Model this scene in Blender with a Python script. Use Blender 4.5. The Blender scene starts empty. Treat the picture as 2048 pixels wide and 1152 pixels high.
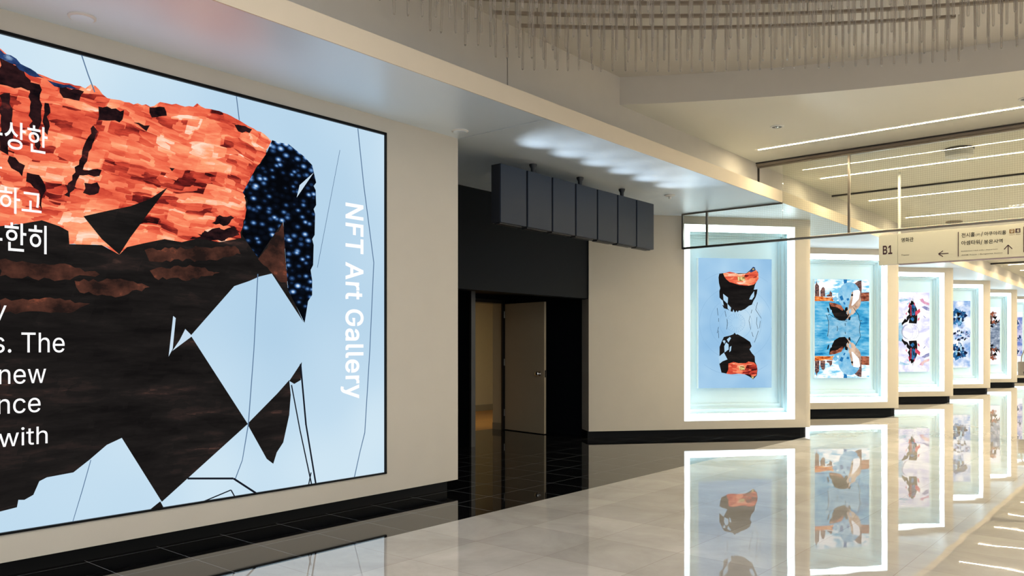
import bpy, math, random
from mathutils import Vector, Matrix

scene = bpy.context.scene
COL = scene.collection

# ------------------------------------------------------------------ camera
ANG = math.radians(39.9)
cam_data = bpy.data.cameras.new('camera')
cam = bpy.data.objects.new('camera', cam_data)
COL.objects.link(cam)
cam_data.sensor_width = 36.0
cam_data.lens = 36.0 * 1609 / 2048
cam_data.shift_y = 116 / 2048
cam_data.clip_end = 300
cam.location = (0, 0, 1.5)
cam.rotation_euler = (math.radians(90), 0, ANG)
scene.camera = cam

# ------------------------------------------------------------------ view, world, lights
scene.view_settings.view_transform = 'Standard'
scene.view_settings.look = 'None'
scene.view_settings.gamma = 1.0
scene.view_settings.use_curve_mapping = False
scene.view_settings.exposure = 0.0
scene.cycles.use_denoising = True
scene.cycles.max_bounces = 8
scene.cycles.diffuse_bounces = 4
scene.cycles.glossy_bounces = 4
scene.cycles.transparent_max_bounces = 12
scene.cycles.sample_clamp_indirect = 6.0
scene.cycles.caustics_reflective = False
scene.cycles.caustics_refractive = False

world = bpy.data.worlds.new('World')
scene.world = world
world.use_nodes = True
bg = world.node_tree.nodes['Background']
bg.inputs['Color'].default_value = (0.86, 0.93, 1.0, 1)
WORLD_STRENGTH = 1.05
bg.inputs['Strength'].default_value = WORLD_STRENGTH


def area_lamp(name, loc, size_x, size_y, power, color, rot=(0, 0, 0)):
    d = bpy.data.lights.new(name, 'AREA')
    d.shape = 'RECTANGLE'
    d.size, d.size_y = size_x, size_y
    d.energy = power
    d.color = color
    o = bpy.data.objects.new(name, d)
    o.location = loc
    o.rotation_euler = rot
    COL.objects.link(o)
    return o


# ------------------------------------------------------------------ materials
def lin(c):
    out = []
    for v in c[:3]:
        v = v / 255.0
        out.append(v / 12.92 if v <= 0.04045 else ((v + 0.055) / 1.055) ** 2.4)
    return (out[0], out[1], out[2], 1.0)


def new_mat(name):
    m = bpy.data.materials.new(name)
    m.use_nodes = True
    nt = m.node_tree
    p = nt.nodes['Principled BSDF']
    return m, nt, p


def plain(name, rgb, rough=0.5, metal=0.0, noise=0.04, scale=6.0, bump=0.0, bscale=200.0, spec=0.5, ior=1.5):
    """paint / metal / plastic with a slight procedural variation"""
    m, nt, p = new_mat(name)
    tc = nt.nodes.new('ShaderNodeTexCoord')
    nz = nt.nodes.new('ShaderNodeTexNoise')
    nz.inputs['Scale'].default_value = scale
    nz.inputs['Detail'].default_value = 3
    nt.links.new(tc.outputs['Object'], nz.inputs['Vector'])
    mx = nt.nodes.new('ShaderNodeMix')
    mx.data_type = 'RGBA'
    c = lin(rgb)
    mx.inputs[6].default_value = tuple(v * (1 - noise) for v in c[:3]) + (1,)
    mx.inputs[7].default_value = tuple(min(1, v * (1 + noise)) for v in c[:3]) + (1,)
    nt.links.new(nz.outputs['Fac'], mx.inputs[0])
    nt.links.new(mx.outputs[2], p.inputs['Base Color'])
    p.inputs['Roughness'].default_value = rough
    p.inputs['Metallic'].default_value = metal
    p.inputs['Specular IOR Level'].default_value = spec
    p.inputs['IOR'].default_value = ior
    if bump:
        n2 = nt.nodes.new('ShaderNodeTexNoise')
        n2.inputs['Scale'].default_value = bscale
        nt.links.new(tc.outputs['Object'], n2.inputs['Vector'])
        b = nt.nodes.new('ShaderNodeBump')
        b.inputs['Strength'].default_value = bump
        b.inputs['Distance'].default_value = 0.002
        nt.links.new(n2.outputs['Fac'], b.inputs['Height'])
        nt.links.new(b.outputs['Normal'], p.inputs['Normal'])
    return m


def glow(name, rgb, strength=1.0):
    m = bpy.data.materials.new(name)
    m.use_nodes = True
    nt = m.node_tree
    nt.nodes.clear()
    e = nt.nodes.new('ShaderNodeEmission')
    e.inputs['Color'].default_value = lin(rgb)
    e.inputs['Strength'].default_value = strength
    o = nt.nodes.new('ShaderNodeOutputMaterial')
    nt.links.new(e.outputs[0], o.inputs['Surface'])
    return m


def picture(name, stops, scale=(1, 1, 1), nscale=3.0, detail=6, strength=1.0, kind='noise', distort=0.0, offset=(0, 0, 0), blocks=0.0):
    """lit screen picture: procedural noise through a colour ramp, as emission"""
    m = bpy.data.materials.new(name)
    m.use_nodes = True
    nt = m.node_tree
    nt.nodes.clear()
    tc = nt.nodes.new('ShaderNodeTexCoord')
    mp = nt.nodes.new('ShaderNodeMapping')
    mp.inputs['Scale'].default_value = scale
    mp.inputs['Location'].default_value = offset
    nt.links.new(tc.outputs['Object'], mp.inputs['Vector'])
    if kind == 'voronoi':
        n = nt.nodes.new('ShaderNodeTexVoronoi')
        n.inputs['Scale'].default_value = nscale
        n2 = nt.nodes.new('ShaderNodeTexNoise')
        n2.inputs['Scale'].default_value = 2.4
        nt.links.new(tc.outputs['Object'], n2.inputs['Vector'])
        ma = nt.nodes.new('ShaderNodeMath')
        ma.operation = 'MULTIPLY_ADD'
        nt.links.new(n2.outputs['Fac'], ma.inputs[0])
        ma.inputs[1].default_value = 1.1
        ma.inputs[2].default_value = -0.60
        mb_ = nt.nodes.new('ShaderNodeMath')
        mb_.operation = 'ADD'
        nt.links.new(n.outputs['Distance'], mb_.inputs[0])
        nt.links.new(ma.outputs[0], mb_.inputs[1])
        val = mb_.outputs[0]
    else:
        n = nt.nodes.new('ShaderNodeTexNoise')
        n.inputs['Scale'].default_value = nscale
        n.inputs['Detail'].default_value = detail
        n.inputs['Roughness'].default_value = 0.62
        n.inputs['Distortion'].default_value = distort
        val = n.outputs['Fac']
    nt.links.new(mp.outputs[0], n.inputs['Vector'])
    if blocks:
        # slabs: one random tone per stretched cell, mixed with the fine noise
        dw = nt.nodes.new('ShaderNodeTexNoise')
        dw.inputs['Scale'].default_value = 1.2
        dw.inputs['Detail'].default_value = 3
        nt.links.new(tc.outputs['Object'], dw.inputs['Vector'])
        ad = nt.nodes.new('ShaderNodeVectorMath')
        ad.operation = 'MULTIPLY_ADD'
        nt.links.new(dw.outputs['Color'], ad.inputs[0])
        ad.inputs[1].default_value = (0.25, 0.25, 0.25)
        nt.links.new(tc.outputs['Object'], ad.inputs[2])
        vals = [(val, 1.0 - blocks)]
        for bs, wgt in (((1, 3.2, 11.0), 0.6), ((1, 9.0, 26.0), 0.4)):
            m2 = nt.nodes.new('ShaderNodeMapping')
            m2.inputs['Scale'].default_value = bs
            m2.inputs['Rotation'].default_value = (0.10, 0, 0)
            nt.links.new(ad.outputs[0], m2.inputs['Vector'])
            vo = nt.nodes.new('ShaderNodeTexVoronoi')
            vo.distance = 'CHEBYCHEV'
            vo.inputs['Scale'].default_value = 1.0
            vo.inputs['Randomness'].default_value = 0.85
            nt.links.new(m2.outputs[0], vo.inputs['Vector'])
            s2 = nt.nodes.new('ShaderNodeSeparateColor')
            nt.links.new(vo.outputs['Color'], s2.inputs[0])
            vals.append((s2.outputs[0], blocks * wgt))
        acc = None
        for v_, w_ in vals:
            t_ = nt.nodes.new('ShaderNodeMath')
            t_.operation = 'MULTIPLY_ADD'
            nt.links.new(v_, t_.inputs[0])
            t_.inputs[1].default_value = w_
            t_.inputs[2].default_value = 0.0
            if acc is not None:
                nt.links.new(acc, t_.inputs[2])
            acc = t_.outputs[0]
        val = acc
    r = nt.nodes.new('ShaderNodeValToRGB')
    els = r.color_ramp.elements
    while len(els) < len(stops):
        els.new(0.5)
    for e, (pos, c) in zip(els, stops):
        e.position = pos
        e.color = lin(c)
    nt.links.new(val, r.inputs['Fac'])
    em = nt.nodes.new('ShaderNodeEmission')
    em.inputs['Strength'].default_value = strength
    nt.links.new(r.outputs['Color'], em.inputs['Color'])
    o = nt.nodes.new('ShaderNodeOutputMaterial')
    nt.links.new(em.outputs[0], o.inputs['Surface'])
    return m


M = {}
M['wall'] = plain('beige_wallcovering', (208, 200, 186), 0.75, noise=0.03, scale=4, bump=0.25, bscale=350)
M['soffit'] = plain('satin_white_panel', (236, 246, 255), 0.38, 0.3, noise=0.01, scale=2)
M['fascia'] = plain('fascia_paint', (222, 208, 186), 0.55, noise=0.02)
M['upper'] = plain('upper_wall_paint', (204, 197, 186), 0.7, noise=0.03)
M['ceiling'] = plain('ceiling_paint', (232, 228, 216), 0.8, noise=0.02, scale=1.5)
M['black'] = plain('black_paint', (9, 13, 18), 0.6, noise=0.06, spec=0.15)
M['plinth'] = plain('black_plinth', (7, 6, 5), 0.45, noise=0.05, spec=0.15)
M['doorpaint'] = plain('grey_door_paint', (186, 170, 142), 0.5, noise=0.03)
M['frame_dark'] = plain('dark_frame_metal', (58, 55, 52), 0.4, 0.5)
M['steel'] = plain('brushed_steel', (150, 142, 132), 0.28, 1.0, noise=0.08, scale=40)
M['chrome'] = plain('chrome', (235, 235, 235), 0.08, 1.0, noise=0.01)
M['monitor'] = plain('charcoal_casing', (30, 32, 38), 0.45, noise=0.04)
M['monitor_face'] = plain('dark_screen_glass', (40, 50, 66), 0.4, noise=0.02, scale=1.0, spec=0.2)
M['white_plastic'] = plain('white_plastic', (228, 226, 220), 0.45, noise=0.01)
M['dark_hole'] = plain('dark_lamp_interior', (60, 56, 52), 0.3, 0.6)
M['case_white'] = plain('case_white_lacquer', (208, 231, 238), 0.25, noise=0.01)
M['sign_panel'] = plain('sign_cream_panel', (202, 198, 182), 0.45, noise=0.015, scale=10)
M['sign_edge'] = plain('sign_mauve_edge', (150, 128, 140), 0.4)
M['sign_purple'] = plain('sign_purple_letter', (52, 14, 30), 0.5)
M['sign_black'] = plain('sign_black_letter', (28, 24, 24), 0.5)
M['sign_brown'] = plain('sign_brown_letter', (112, 78, 24), 0.5)
M['rail'] = plain('rail_taupe', (142, 128, 112), 0.6)
M['interior'] = plain('room_wall_paint', (196, 180, 144), 0.7)
M['interior_trim'] = plain('room_grey_trim', (150, 138, 112), 0.6)
M['coat'] = plain('dark_coat', (38, 34, 36), 0.85, bump=0.3)
M['trousers'] = plain('grey_trousers', (70, 70, 76), 0.85, bump=0.3)
M['skin'] = plain('skin', (206, 160, 132), 0.55)
M['hair'] = plain('dark_hair', (24, 20, 18), 0.5)
M['shoe'] = plain('black_shoe', (22, 22, 22), 0.4)
M['bag'] = plain('grey_canvas_bag', (170, 166, 164), 0.8, bump=0.3)

# lamps' own glow
M['led'] = glow('led_strip_glow', (255, 236, 196), 140.0)
M['led_added'] = glow('added_coffer_strip_glow', (255, 252, 248), 88.0)  # for the added coffer strips out of view
M['case_light'] = glow('case_light_glow', (236, 250, 255), 3.0)
M['case_lip'] = glow('case_lip_glow', (222, 246, 255), 14.0)

# glass
m, nt, p = new_mat('wired_smoke_glass')
nt.nodes.remove(p)
tr = nt.nodes.new('ShaderNodeBsdfTransparent')
gl = nt.nodes.new('ShaderNodeBsdfGlossy')
gl.inputs['Roughness'].default_value = 0.02
fr = nt.nodes.new('ShaderNodeFresnel')
fr.inputs['IOR'].default_value = 1.45
tc = nt.nodes.new('ShaderNodeTexCoord')
sp = nt.nodes.new('ShaderNodeSeparateXYZ')
nt.links.new(tc.outputs['Object'], sp.inputs[0])


def math_node(nt, op, a, b=None, v=None):
    n = nt.nodes.new('ShaderNodeMath')
    n.operation = op
    nt.links.new(a, n.inputs[0])
    if b is not None:
        nt.links.new(b, n.inputs[1])
    elif v is not None:
        n.inputs[1].default_value = v
    return n.outputs[0]


wires = []
for ax in ('X', 'Z'):
    q = math_node(nt, 'FRACT', math_node(nt, 'MULTIPLY', sp.outputs[ax], v=1 / 0.028))
    wires.append(math_node(nt, 'LESS_THAN', q, v=0.14))
w = math_node(nt, 'MAXIMUM', wires[0], wires[1])
mixc = nt.nodes.new('ShaderNodeMix')
mixc.data_type = 'RGBA'
mixc.inputs[6].default_value = (0.97, 0.98, 0.95, 1)
mixc.inputs[7].default_value = (0.88, 0.88, 0.83, 1)
nt.links.new(w, mixc.inputs[0])
nt.links.new(mixc.outputs[2], tr.inputs['Color'])
ms = nt.nodes.new('ShaderNodeMixShader')
nt.links.new(fr.outputs[0], ms.inputs[0])
nt.links.new(tr.outputs[0], ms.inputs[1])
nt.links.new(gl.outputs[0], ms.inputs[2])
nt.links.new(ms.outputs[0], nt.nodes['Material Output'].inputs['Surface'])
M['glass'] = m

# acrylic rods: see-through core, darker towards the rim
m, nt, p = new_mat('clear_acrylic_rod')
nt.nodes.remove(p)
tr = nt.nodes.new('ShaderNodeBsdfTransparent')
tr.inputs['Color'].default_value = (0.9, 0.88, 0.86, 1)
pr = nt.nodes.new('ShaderNodeBsdfPrincipled')
pr.inputs['Base Color'].default_value = lin((206, 198, 188))
pr.inputs['Roughness'].default_value = 0.15
lw = nt.nodes.new('ShaderNodeLayerWeight')
lw.inputs['Blend'].default_value = 0.45
ms = nt.nodes.new('ShaderNodeMixShader')
mr = nt.nodes.new('ShaderNodeMapRange')
mr.inputs['To Min'].default_value = 0.12
mr.inputs['To Max'].default_value = 0.75
nt.links.new(lw.outputs['Facing'], mr.inputs['Value'])
nt.links.new(mr.outputs[0], ms.inputs[0])
nt.links.new(tr.outputs[0], ms.inputs[1])
nt.links.new(pr.outputs[0], ms.inputs[2])
nt.links.new(ms.outputs[0], nt.nodes['Material Output'].inputs['Surface'])
M['rod'] = m


def stone(name, ca, cb, joint, jx, jy, rough, ior, bump_d, bump_s, offs=(0.0, 0.0), jw=0.004, streak=1.0):
    """polished stone in large tiles: cloudy veins, thin joints, a faint waviness of the polish"""
    m, nt, p = new_mat(name)
    tc = nt.nodes.new('ShaderNodeTexCoord')
    sp = nt.nodes.new('ShaderNodeSeparateXYZ')
    nt.links.new(tc.outputs['Object'], sp.inputs[0])
    mp = nt.nodes.new('ShaderNodeMapping')
    mp.inputs['Scale'].default_value = (1.0, streak, 1.0)
    nt.links.new(tc.outputs['Object'], mp.inputs['Vector'])
    n1 = nt.nodes.new('ShaderNodeTexNoise')
    n1.inputs['Scale'].default_value = 1.6
    n1.inputs['Detail'].default_value = 8
    n1.inputs['Roughness'].default_value = 0.62
    n1.inputs['Distortion'].default_value = 0.6
    nt.links.new(mp.outputs[0], n1.inputs['Vector'])
    rp = nt.nodes.new('ShaderNodeValToRGB')
    rp.color_ramp.elements[0].position = 0.32
    rp.color_ramp.elements[0].color = lin(ca)
    rp.color_ramp.elements[1].position = 0.68
    rp.color_ramp.elements[1].color = lin(cb)
    nt.links.new(n1.outputs['Fac'], rp.inputs['Fac'])
    # per-tile tone
    cells = []
    js = []
    for ax, size, off in (('X', jx, offs[0]), ('Y', jy, offs[1])):
        a = nt.nodes.new('ShaderNodeMath')
        a.operation = 'ADD'
        nt.links.new(sp.outputs[ax], a.inputs[0])
        a.inputs[1].default_value = off
        d = math_node(nt, 'DIVIDE', a.outputs[0], v=size)
        cells.append(math_node(nt, 'FLOOR', d))
        fq = math_node(nt, 'FRACT', d)
        js.append(math_node(nt, 'LESS_THAN', fq, v=jw / size))
    cmb = nt.nodes.new('ShaderNodeCombineXYZ')
    nt.links.new(cells[0], cmb.inputs[0])
    nt.links.new(cells[1], cmb.inputs[1])
    wn = nt.nodes.new('ShaderNodeTexWhiteNoise')
    wn.noise_dimensions = '2D'
    nt.links.new(cmb.outputs[0], wn.inputs['Vector'])
    mr = nt.nodes.new('ShaderNodeMapRange')
    mr.inputs['To Min'].default_value = 0.88
    mr.inputs['To Max'].default_value = 1.08
    nt.links.new(wn.outputs['Value'], mr.inputs['Value'])
    vm = nt.nodes.new('ShaderNodeVectorMath')
    vm.operation = 'SCALE'
    nt.links.new(rp.outputs['Color'], vm.inputs[0])
    nt.links.new(mr.outputs[0], vm.inputs['Scale'])
    jm = math_node(nt, 'MAXIMUM', js[0], js[1])
    mx = nt.nodes.new('ShaderNodeMix')
    mx.data_type = 'RGBA'
    nt.links.new(jm, mx.inputs[0])
    nt.links.new(vm.outputs[0], mx.inputs[6])
    mx.inputs[7].default_value = lin(joint)
    nt.links.new(mx.outputs[2], p.inputs['Base Color'])
    p.inputs['Roughness'].default_value = rough
    p.inputs['IOR'].default_value = ior
    n2 = nt.nodes.new('ShaderNodeTexNoise')
    n2.inputs['Scale'].default_value = bump_s
    n2.inputs['Detail'].default_value = 1.5
    nt.links.new(tc.outputs['Object'], n2.inputs['Vector'])
    b = nt.nodes.new('ShaderNodeBump')
    b.inputs['Strength'].default_value = 1.0
    b.inputs['Distance'].default_value = bump_d
    nt.links.new(n2.outputs['Fac'], b.inputs['Height'])
    nt.links.new(b.outputs['Normal'], p.inputs['Normal'])
    return m


M['marble'] = stone('polished_beige_marble', (184, 179, 172), (208, 204, 198), (160, 148, 136), 0.68, 0.68, 0.012, 1.6, 0.0013, 1.3, (0.1, 0.2), 0.003)
M['granite'] = stone('polished_black_granite', (11, 11, 12), (18, 18, 19), (150, 154, 160), 0.52, 0.515, 0.03, 1.6, 0.0003, 1.3, (5.84, 0.18), 0.004)
M['wood'] = stone('room_wood_floor', (150, 100, 48), (190, 136, 70), (110, 70, 30), 0.14, 1.2, 0.3, 1.45, 0.0002, 3.0, streak=0.2)

# pictures on the lit screens
SKY = [(0.30, (176, 208, 232)), (0.55, (196, 222, 240)), (0.75, (220, 238, 247))]
M['sky'] = picture('screen_sky', SKY, (1, 1, 1), 0.35, 2)
M['skyl'] = picture('screen_pale_shard', [(0.3, (190, 214, 234)), (0.7, (214, 232, 246))], (1, 1, 1), 1.0, 2)
M['red'] = picture('screen_red_rock', [(0.22, (34, 14, 16)), (0.29, (120, 32, 30)), (0.37, (206, 70, 52)), (0.46, (240, 104, 74)), (0.55, (252, 136, 98)), (0.64, (255, 168, 122)), (0.74, (255, 222, 198))], (1, 1.0, 4.0), 3.0, 9, distort=0.2, blocks=0.5)
M['dark'] = picture('screen_dark_rock', [(0.35, (20, 18, 18)), (0.55, (32, 29, 28)), (0.64, (46, 37, 35)), (0.72, (92, 64, 56)), (0.8, (170, 120, 104))], (1, 0.8, 5.0), 1.6, 7, blocks=0.12)
M['crev'] = picture('screen_rock_crevice', [(0.35, (18, 12, 16)), (0.6, (52, 28, 30)), (0.75, (120, 50, 44))], (1, 2, 4.0), 3.0, 5)
M['brown'] = picture('screen_brown_rock', [(0.35, (36, 26, 24)), (0.6, (86, 52, 42)), (0.75, (170, 90, 64))], (1, 2, 3.0), 2.0, 5)
M['knit'] = picture('screen_blue_scales', [(0.0, (206, 226, 246)), (0.10, (104, 150, 204)), (0.24, (34, 62, 104)), (0.40, (10, 16, 28)), (0.7, (5, 7, 12))], (1, 1.0, 1.5), 13.0, kind='voronoi')
M['navy'] = picture('screen_navy', [(0.35, (16, 20, 40)), (0.6, (44, 70, 120)), (0.75, (170, 200, 230))], (1, 2, 4), 3.0, 4)
M['lineb'] = glow('screen_blue_line', (92, 120, 152))
M['blk'] = glow('screen_black_line', (22, 26, 36))
M['letter'] = glow('screen_white_letter', (255, 255, 255), 1.05)
M['skyd'] = glow('poster_sky_check', (176, 212, 238))
M['bluebase'] = picture('poster_blue_sky', [(0.3, (150, 194, 230)), (0.55, (172, 210, 238)), (0.75, (200, 226, 242))], (1, 1, 1), 1.2, 2)
M['ring'] = glow('poster_ring', (134, 176, 212))
M['gold'] = picture('poster_gold', [(0.4, (150, 110, 60)), (0.6, (240, 220, 150))], (1, 1, 1), 30.0, 2)
M['cloud'] = picture('poster_clouds', [(0.40, (110, 190, 224)), (0.48, (196, 228, 242)), (0.56, (255, 255, 255))], (1, 1, 3.5), 3.0, 4, strength=1.2)
M['water'] = picture('poster_water', [(0.30, (14, 110, 170)), (0.45, (70, 172, 220)), (0.60, (136, 206, 236)), (0.74, (226, 242, 248))], (1, 1, 4.0), 2.4, 5)
M['watl'] = picture('poster_shallows', [(0.35, (90, 170, 212)), (0.65, (164, 212, 236))], (1, 1, 2.0), 5.0, 5)
M['orange'] = picture('poster_orange', [(0.35, (150, 50, 20)), (0.5, (236, 120, 50)), (0.68, (255, 200, 130))], (1, 1, 3.0), 9.0, 3)
M['rust'] = picture('poster_rust', [(0.35, (96, 44, 34)), (0.65, (206, 124, 92))], (1, 1, 3.0), 9.0, 3)
M['town'] = picture('poster_towers', [(0.35, (60, 48, 56)), (0.65, (160, 116, 104))], (1, 1, 2.0), 16.0, 3)
M['tblue'] = glow('poster_mid_blue', (40, 122, 184))
M['ball'] = picture('poster_pale_blue', [(0.35, (104, 182, 226)), (0.65, (164, 214, 240))], (1, 1, 1), 6.0, 3)
M['tan'] = picture('poster_tan', [(0.35, (176, 136, 112)), (0.65, (232, 204, 180))], (1, 1, 1), 6.0, 3)
M['white'] = glow('poster_white', (250, 250, 255), 1.1)
M['lavbase'] = picture('poster_lavender_clouds', [(0.38, (206, 206, 238)), (0.5, (240, 238, 252)), (0.6, (255, 255, 255))], (1, 1, 1.4), 2.2, 5, strength=1.15, distort=0.8)
M['pblue'] = picture('poster_powder_blue', [(0.35, (120, 190, 224)), (0.65, (214, 234, 246))], (1, 1, 1), 5.0, 3)
M['pink'] = picture('poster_pink', [(0.35, (228, 160, 196)), (0.65, (250, 216, 206))], (1, 1, 1), 5.0, 3)
M['lav'] = picture('poster_lavender', [(0.35, (120, 124, 178)), (0.65, (196, 196, 226))], (1, 1, 1), 8.0, 3)
M['blue'] = picture('poster_blue_shard', [(0.35, (16, 60, 110)), (0.65, (66, 140, 196))], (1, 1, 1), 12.0, 3)
M['crim'] = picture('poster_crimson', [(0.35, (196, 30, 70)), (0.65, (244, 120, 140))], (1, 1, 1), 8.0, 3)
M['greybase'] = picture('poster_grey_water', [(0.36, (96, 112, 134)), (0.52, (150, 164, 184)), (0.66, (222, 228, 236))], (1, 1, 2), 5.0, 6)
M['bluecloud'] = picture('poster_blue_clouds', [(0.38, (120, 164, 220)), (0.5, (206, 220, 242)), (0.6, (255, 255, 255))], (1, 1, 1.4), 1.6, 3, strength=1.1)
M['violet'] = picture('poster_violet_sky', [(0.38, (120, 140, 206)), (0.6, (220, 216, 240))], (1, 1, 2), 2.0, 3)

# ------------------------------------------------------------------ builders


class MB:
    """collects faces with materials, then links them as ONE mesh object"""

    def __init__(self):
        self.v, self.f, self.mi, self.mats = [], [], [], []

    def mat(self, m):
        if m not in self.mats:
            self.mats.append(m)
        return self.mats.index(m)

    def face(self, pts, m):
        i = len(self.v)
        self.v += [tuple(p) for p in pts]
        self.f.append(tuple(range(i, i + len(pts))))
        self.mi.append(self.mat(m))

    def box(self, lo, hi, m, T=None):
        (x0, y0, z0), (x1, y1, z1) = lo, hi
        c = [(x0, y0, z0), (x1, y0, z0), (x1, y1, z0), (x0, y1, z0), (x0, y0, z1), (x1, y0, z1), (x1, y1, z1), (x0, y1, z1)]
        if T:
            c = [T(*p) for p in c]
        i = len(self.v)
        self.v += [tuple(p) for p in c]
        k = self.mat(m)
        for q in ((3, 2, 1, 0), (4, 5, 6, 7), (0, 1, 5, 4), (1, 2, 6, 5), (2, 3, 7, 6), (3, 0, 4, 7)):
            self.f.append(tuple(i + j for j in q))
            self.mi.append(k)

    def prism(self, foot, z0, z1, m, T=None):
        n = len(foot)
        b = [(x, y, z0) for x, y in foot] + [(x, y, z1) for x, y in foot]
        if T:
            b = [T(*p) for p in b]
        i = len(self.v)
        self.v += [tuple(p) for p in b]
        k = self.mat(m)
        fs = [tuple(range(n - 1, -1, -1)), tuple(range(n, 2 * n))] + [(j, (j + 1) % n, n + (j + 1) % n, n + j) for j in range(n)]
        for q in fs:
            self.f.append(tuple(i + j for j in q))
            self.mi.append(k)

    def tube(self, a, b, r0, m, r1=None, n=12, caps=True):
        a, b = Vector(a), Vector(b)
        r1 = r0 if r1 is None else r1
        d = (b - a).normalized()
        s = d.orthogonal().normalized()
        t = d.cross(s)
        i = len(self.v)
        for c, r in ((a, r0), (b, r1)):
            for j in range(n):
                q = 2 * math.pi * j / n
                self.v.append(tuple(c + s * (r * math.cos(q)) + t * (r * math.sin(q))))
        k = self.mat(m)
        for j in range(n):
            self.f.append((i + j, i + (j + 1) % n, i + n + (j + 1) % n, i + n + j))
            self.mi.append(k)
        if caps:
            self.f.append(tuple(i + n - 1 - j for j in range(n)))
            self.mi.append(k)
            self.f.append(tuple(i + n + j for j in range(n)))
            self.mi.append(k)

    def lathe(self, prof, m, T, n=28):
        """prof: (radius, height) pairs turned about the local z axis"""
        i = len(self.v)
        for r, z in prof:
            for j in range(n):
                q = 2 * math.pi * j / n
                self.v.append(tuple(T(r * math.cos(q), r * math.sin(q), z)))
        k = self.mat(m)
        for a in range(len(prof) - 1):
            for j in range(n):
                self.f.append((i + a * n + j, i + a * n + (j + 1) % n, i + (a + 1) * n + (j + 1) % n, i + (a + 1) * n + j))
                self.mi.append(k)
        self.f.append(tuple(i + j for j in range(n)))
        self.mi.append(k)
        self.f.append(tuple(i + (len(prof) - 1) * n + j for j in range(n)))
        self.mi.append(k)

    def build(self, name, parent=None, smooth=False, bevel=0.0, loc=(0, 0, 0), fix=True):
        me = bpy.data.meshes.new(name)
        L = Vector(loc)
        me.from_pydata([tuple(Vector(p) - L) for p in self.v], [], self.f)
        for mm in self.mats:
            me.materials.append(mm)
        me.polygons.foreach_set('material_index', self.mi)
        me.validate()
        if fix:
            import bmesh
            bm = bmesh.new()
            bm.from_mesh(me)
            bmesh.ops.recalc_face_normals(bm, faces=bm.faces)
            bm.to_mesh(me)
            bm.free()
        if smooth:
            me.polygons.foreach_set('use_smooth', [True] * len(me.polygons))
            me.set_sharp_from_angle(angle=math.radians(40))
        o = bpy.data.objects.new(name, me)
        o.location = loc
        COL.objects.link(o)
        if parent is not None:
            o.parent = parent
            o.matrix_parent_inverse = Matrix.Identity(4)
            w, q = Vector((0, 0, 0)), parent
            while q is not None:
                w += q.location
                q = q.parent
            o.location = Vector(loc) - w
        if bevel:
            bv = o.modifiers.new('bevel', 'BEVEL')
            bv.width = bevel
            bv.segments = 2
            bv.limit_method = 'ANGLE'
        return o


def tag(o, label, cat, group=None, kind=None):
    o['label'] = label
    o['category'] = cat
    if group:
        o['group'] = group
    if kind:
        o['kind'] = kind
    return o


def thing(name, label, cat, loc, group=None):
    o = bpy.data.objects.new(name, None)
    o.empty_display_size = 0.1
    o.location = loc
    COL.objects.link(o)
    bpy.context.view_layer.update()
    return tag(o, label, cat, group)


def struct(mb, name, label, cat, **k):
    return tag(mb.build(name, **k), label, cat, kind='structure')


def text_faces(mb, s, rect, place, mat, fat=0.0, depth=0.0):
    """writing as flat mesh letters fitted into rect (x0, z0, x1, z1); place(x, z) gives the 3D point"""
    if s in LETTERS:
        vs, fs = LETTERS[s].split('|')
        vs = [tuple(int(q) / 1000 for q in v.split(',')) for v in vs.split()]
        x0, x1 = min(v[0] for v in vs), max(v[0] for v in vs)
        y0, y1 = min(v[1] for v in vs), max(v[1] for v in vs)
        sx, sy = (rect[2] - rect[0]) / (x1 - x0), (rect[3] - rect[1]) / (y1 - y0)
        pts = [place(rect[0] + (v[0] - x0) * sx, rect[1] + (v[1] - y0) * sy) for v in vs]
        for f in fs.split():
            mb.face([pts[int(i)] for i in f.split(',')], mat)
        return
    cu = bpy.data.curves.new('writing', 'FONT')
    cu.body = s
    cu.offset = fat
    cu.resolution_u = 4
    o = bpy.data.objects.new('writing', cu)
    COL.objects.link(o)
    bpy.context.view_layer.update()
    dg = bpy.context.evaluated_depsgraph_get()
    me = bpy.data.meshes.new_from_object(o.evaluated_get(dg))
    xs = [v.co.x for v in me.vertices]
    ys = [v.co.y for v in me.vertices]
    x0, x1, y0, y1 = min(xs), max(xs), min(ys), max(ys)
    sx = (rect[2] - rect[0]) / (x1 - x0)
    sy = (rect[3] - rect[1]) / (y1 - y0)
    pts = [place(rect[0] + (v.co.x - x0) * sx, rect[1] + (v.co.y - y0) * sy) for v in me.vertices]
    for p in me.polygons:
        mb.face([pts[i] for i in p.vertices], mat)
    bpy.data.objects.remove(o)
    bpy.data.curves.remove(cu)
    bpy.data.meshes.remove(me)


def unpack(s):
    out = []
    for item in s.split(';'):
        m, c = item.split(':')
        v = [int(q) / 1000 for q in c.split(',')]
        out.append((m, list(zip(v[::2], v[1::2]))))
    return out


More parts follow.
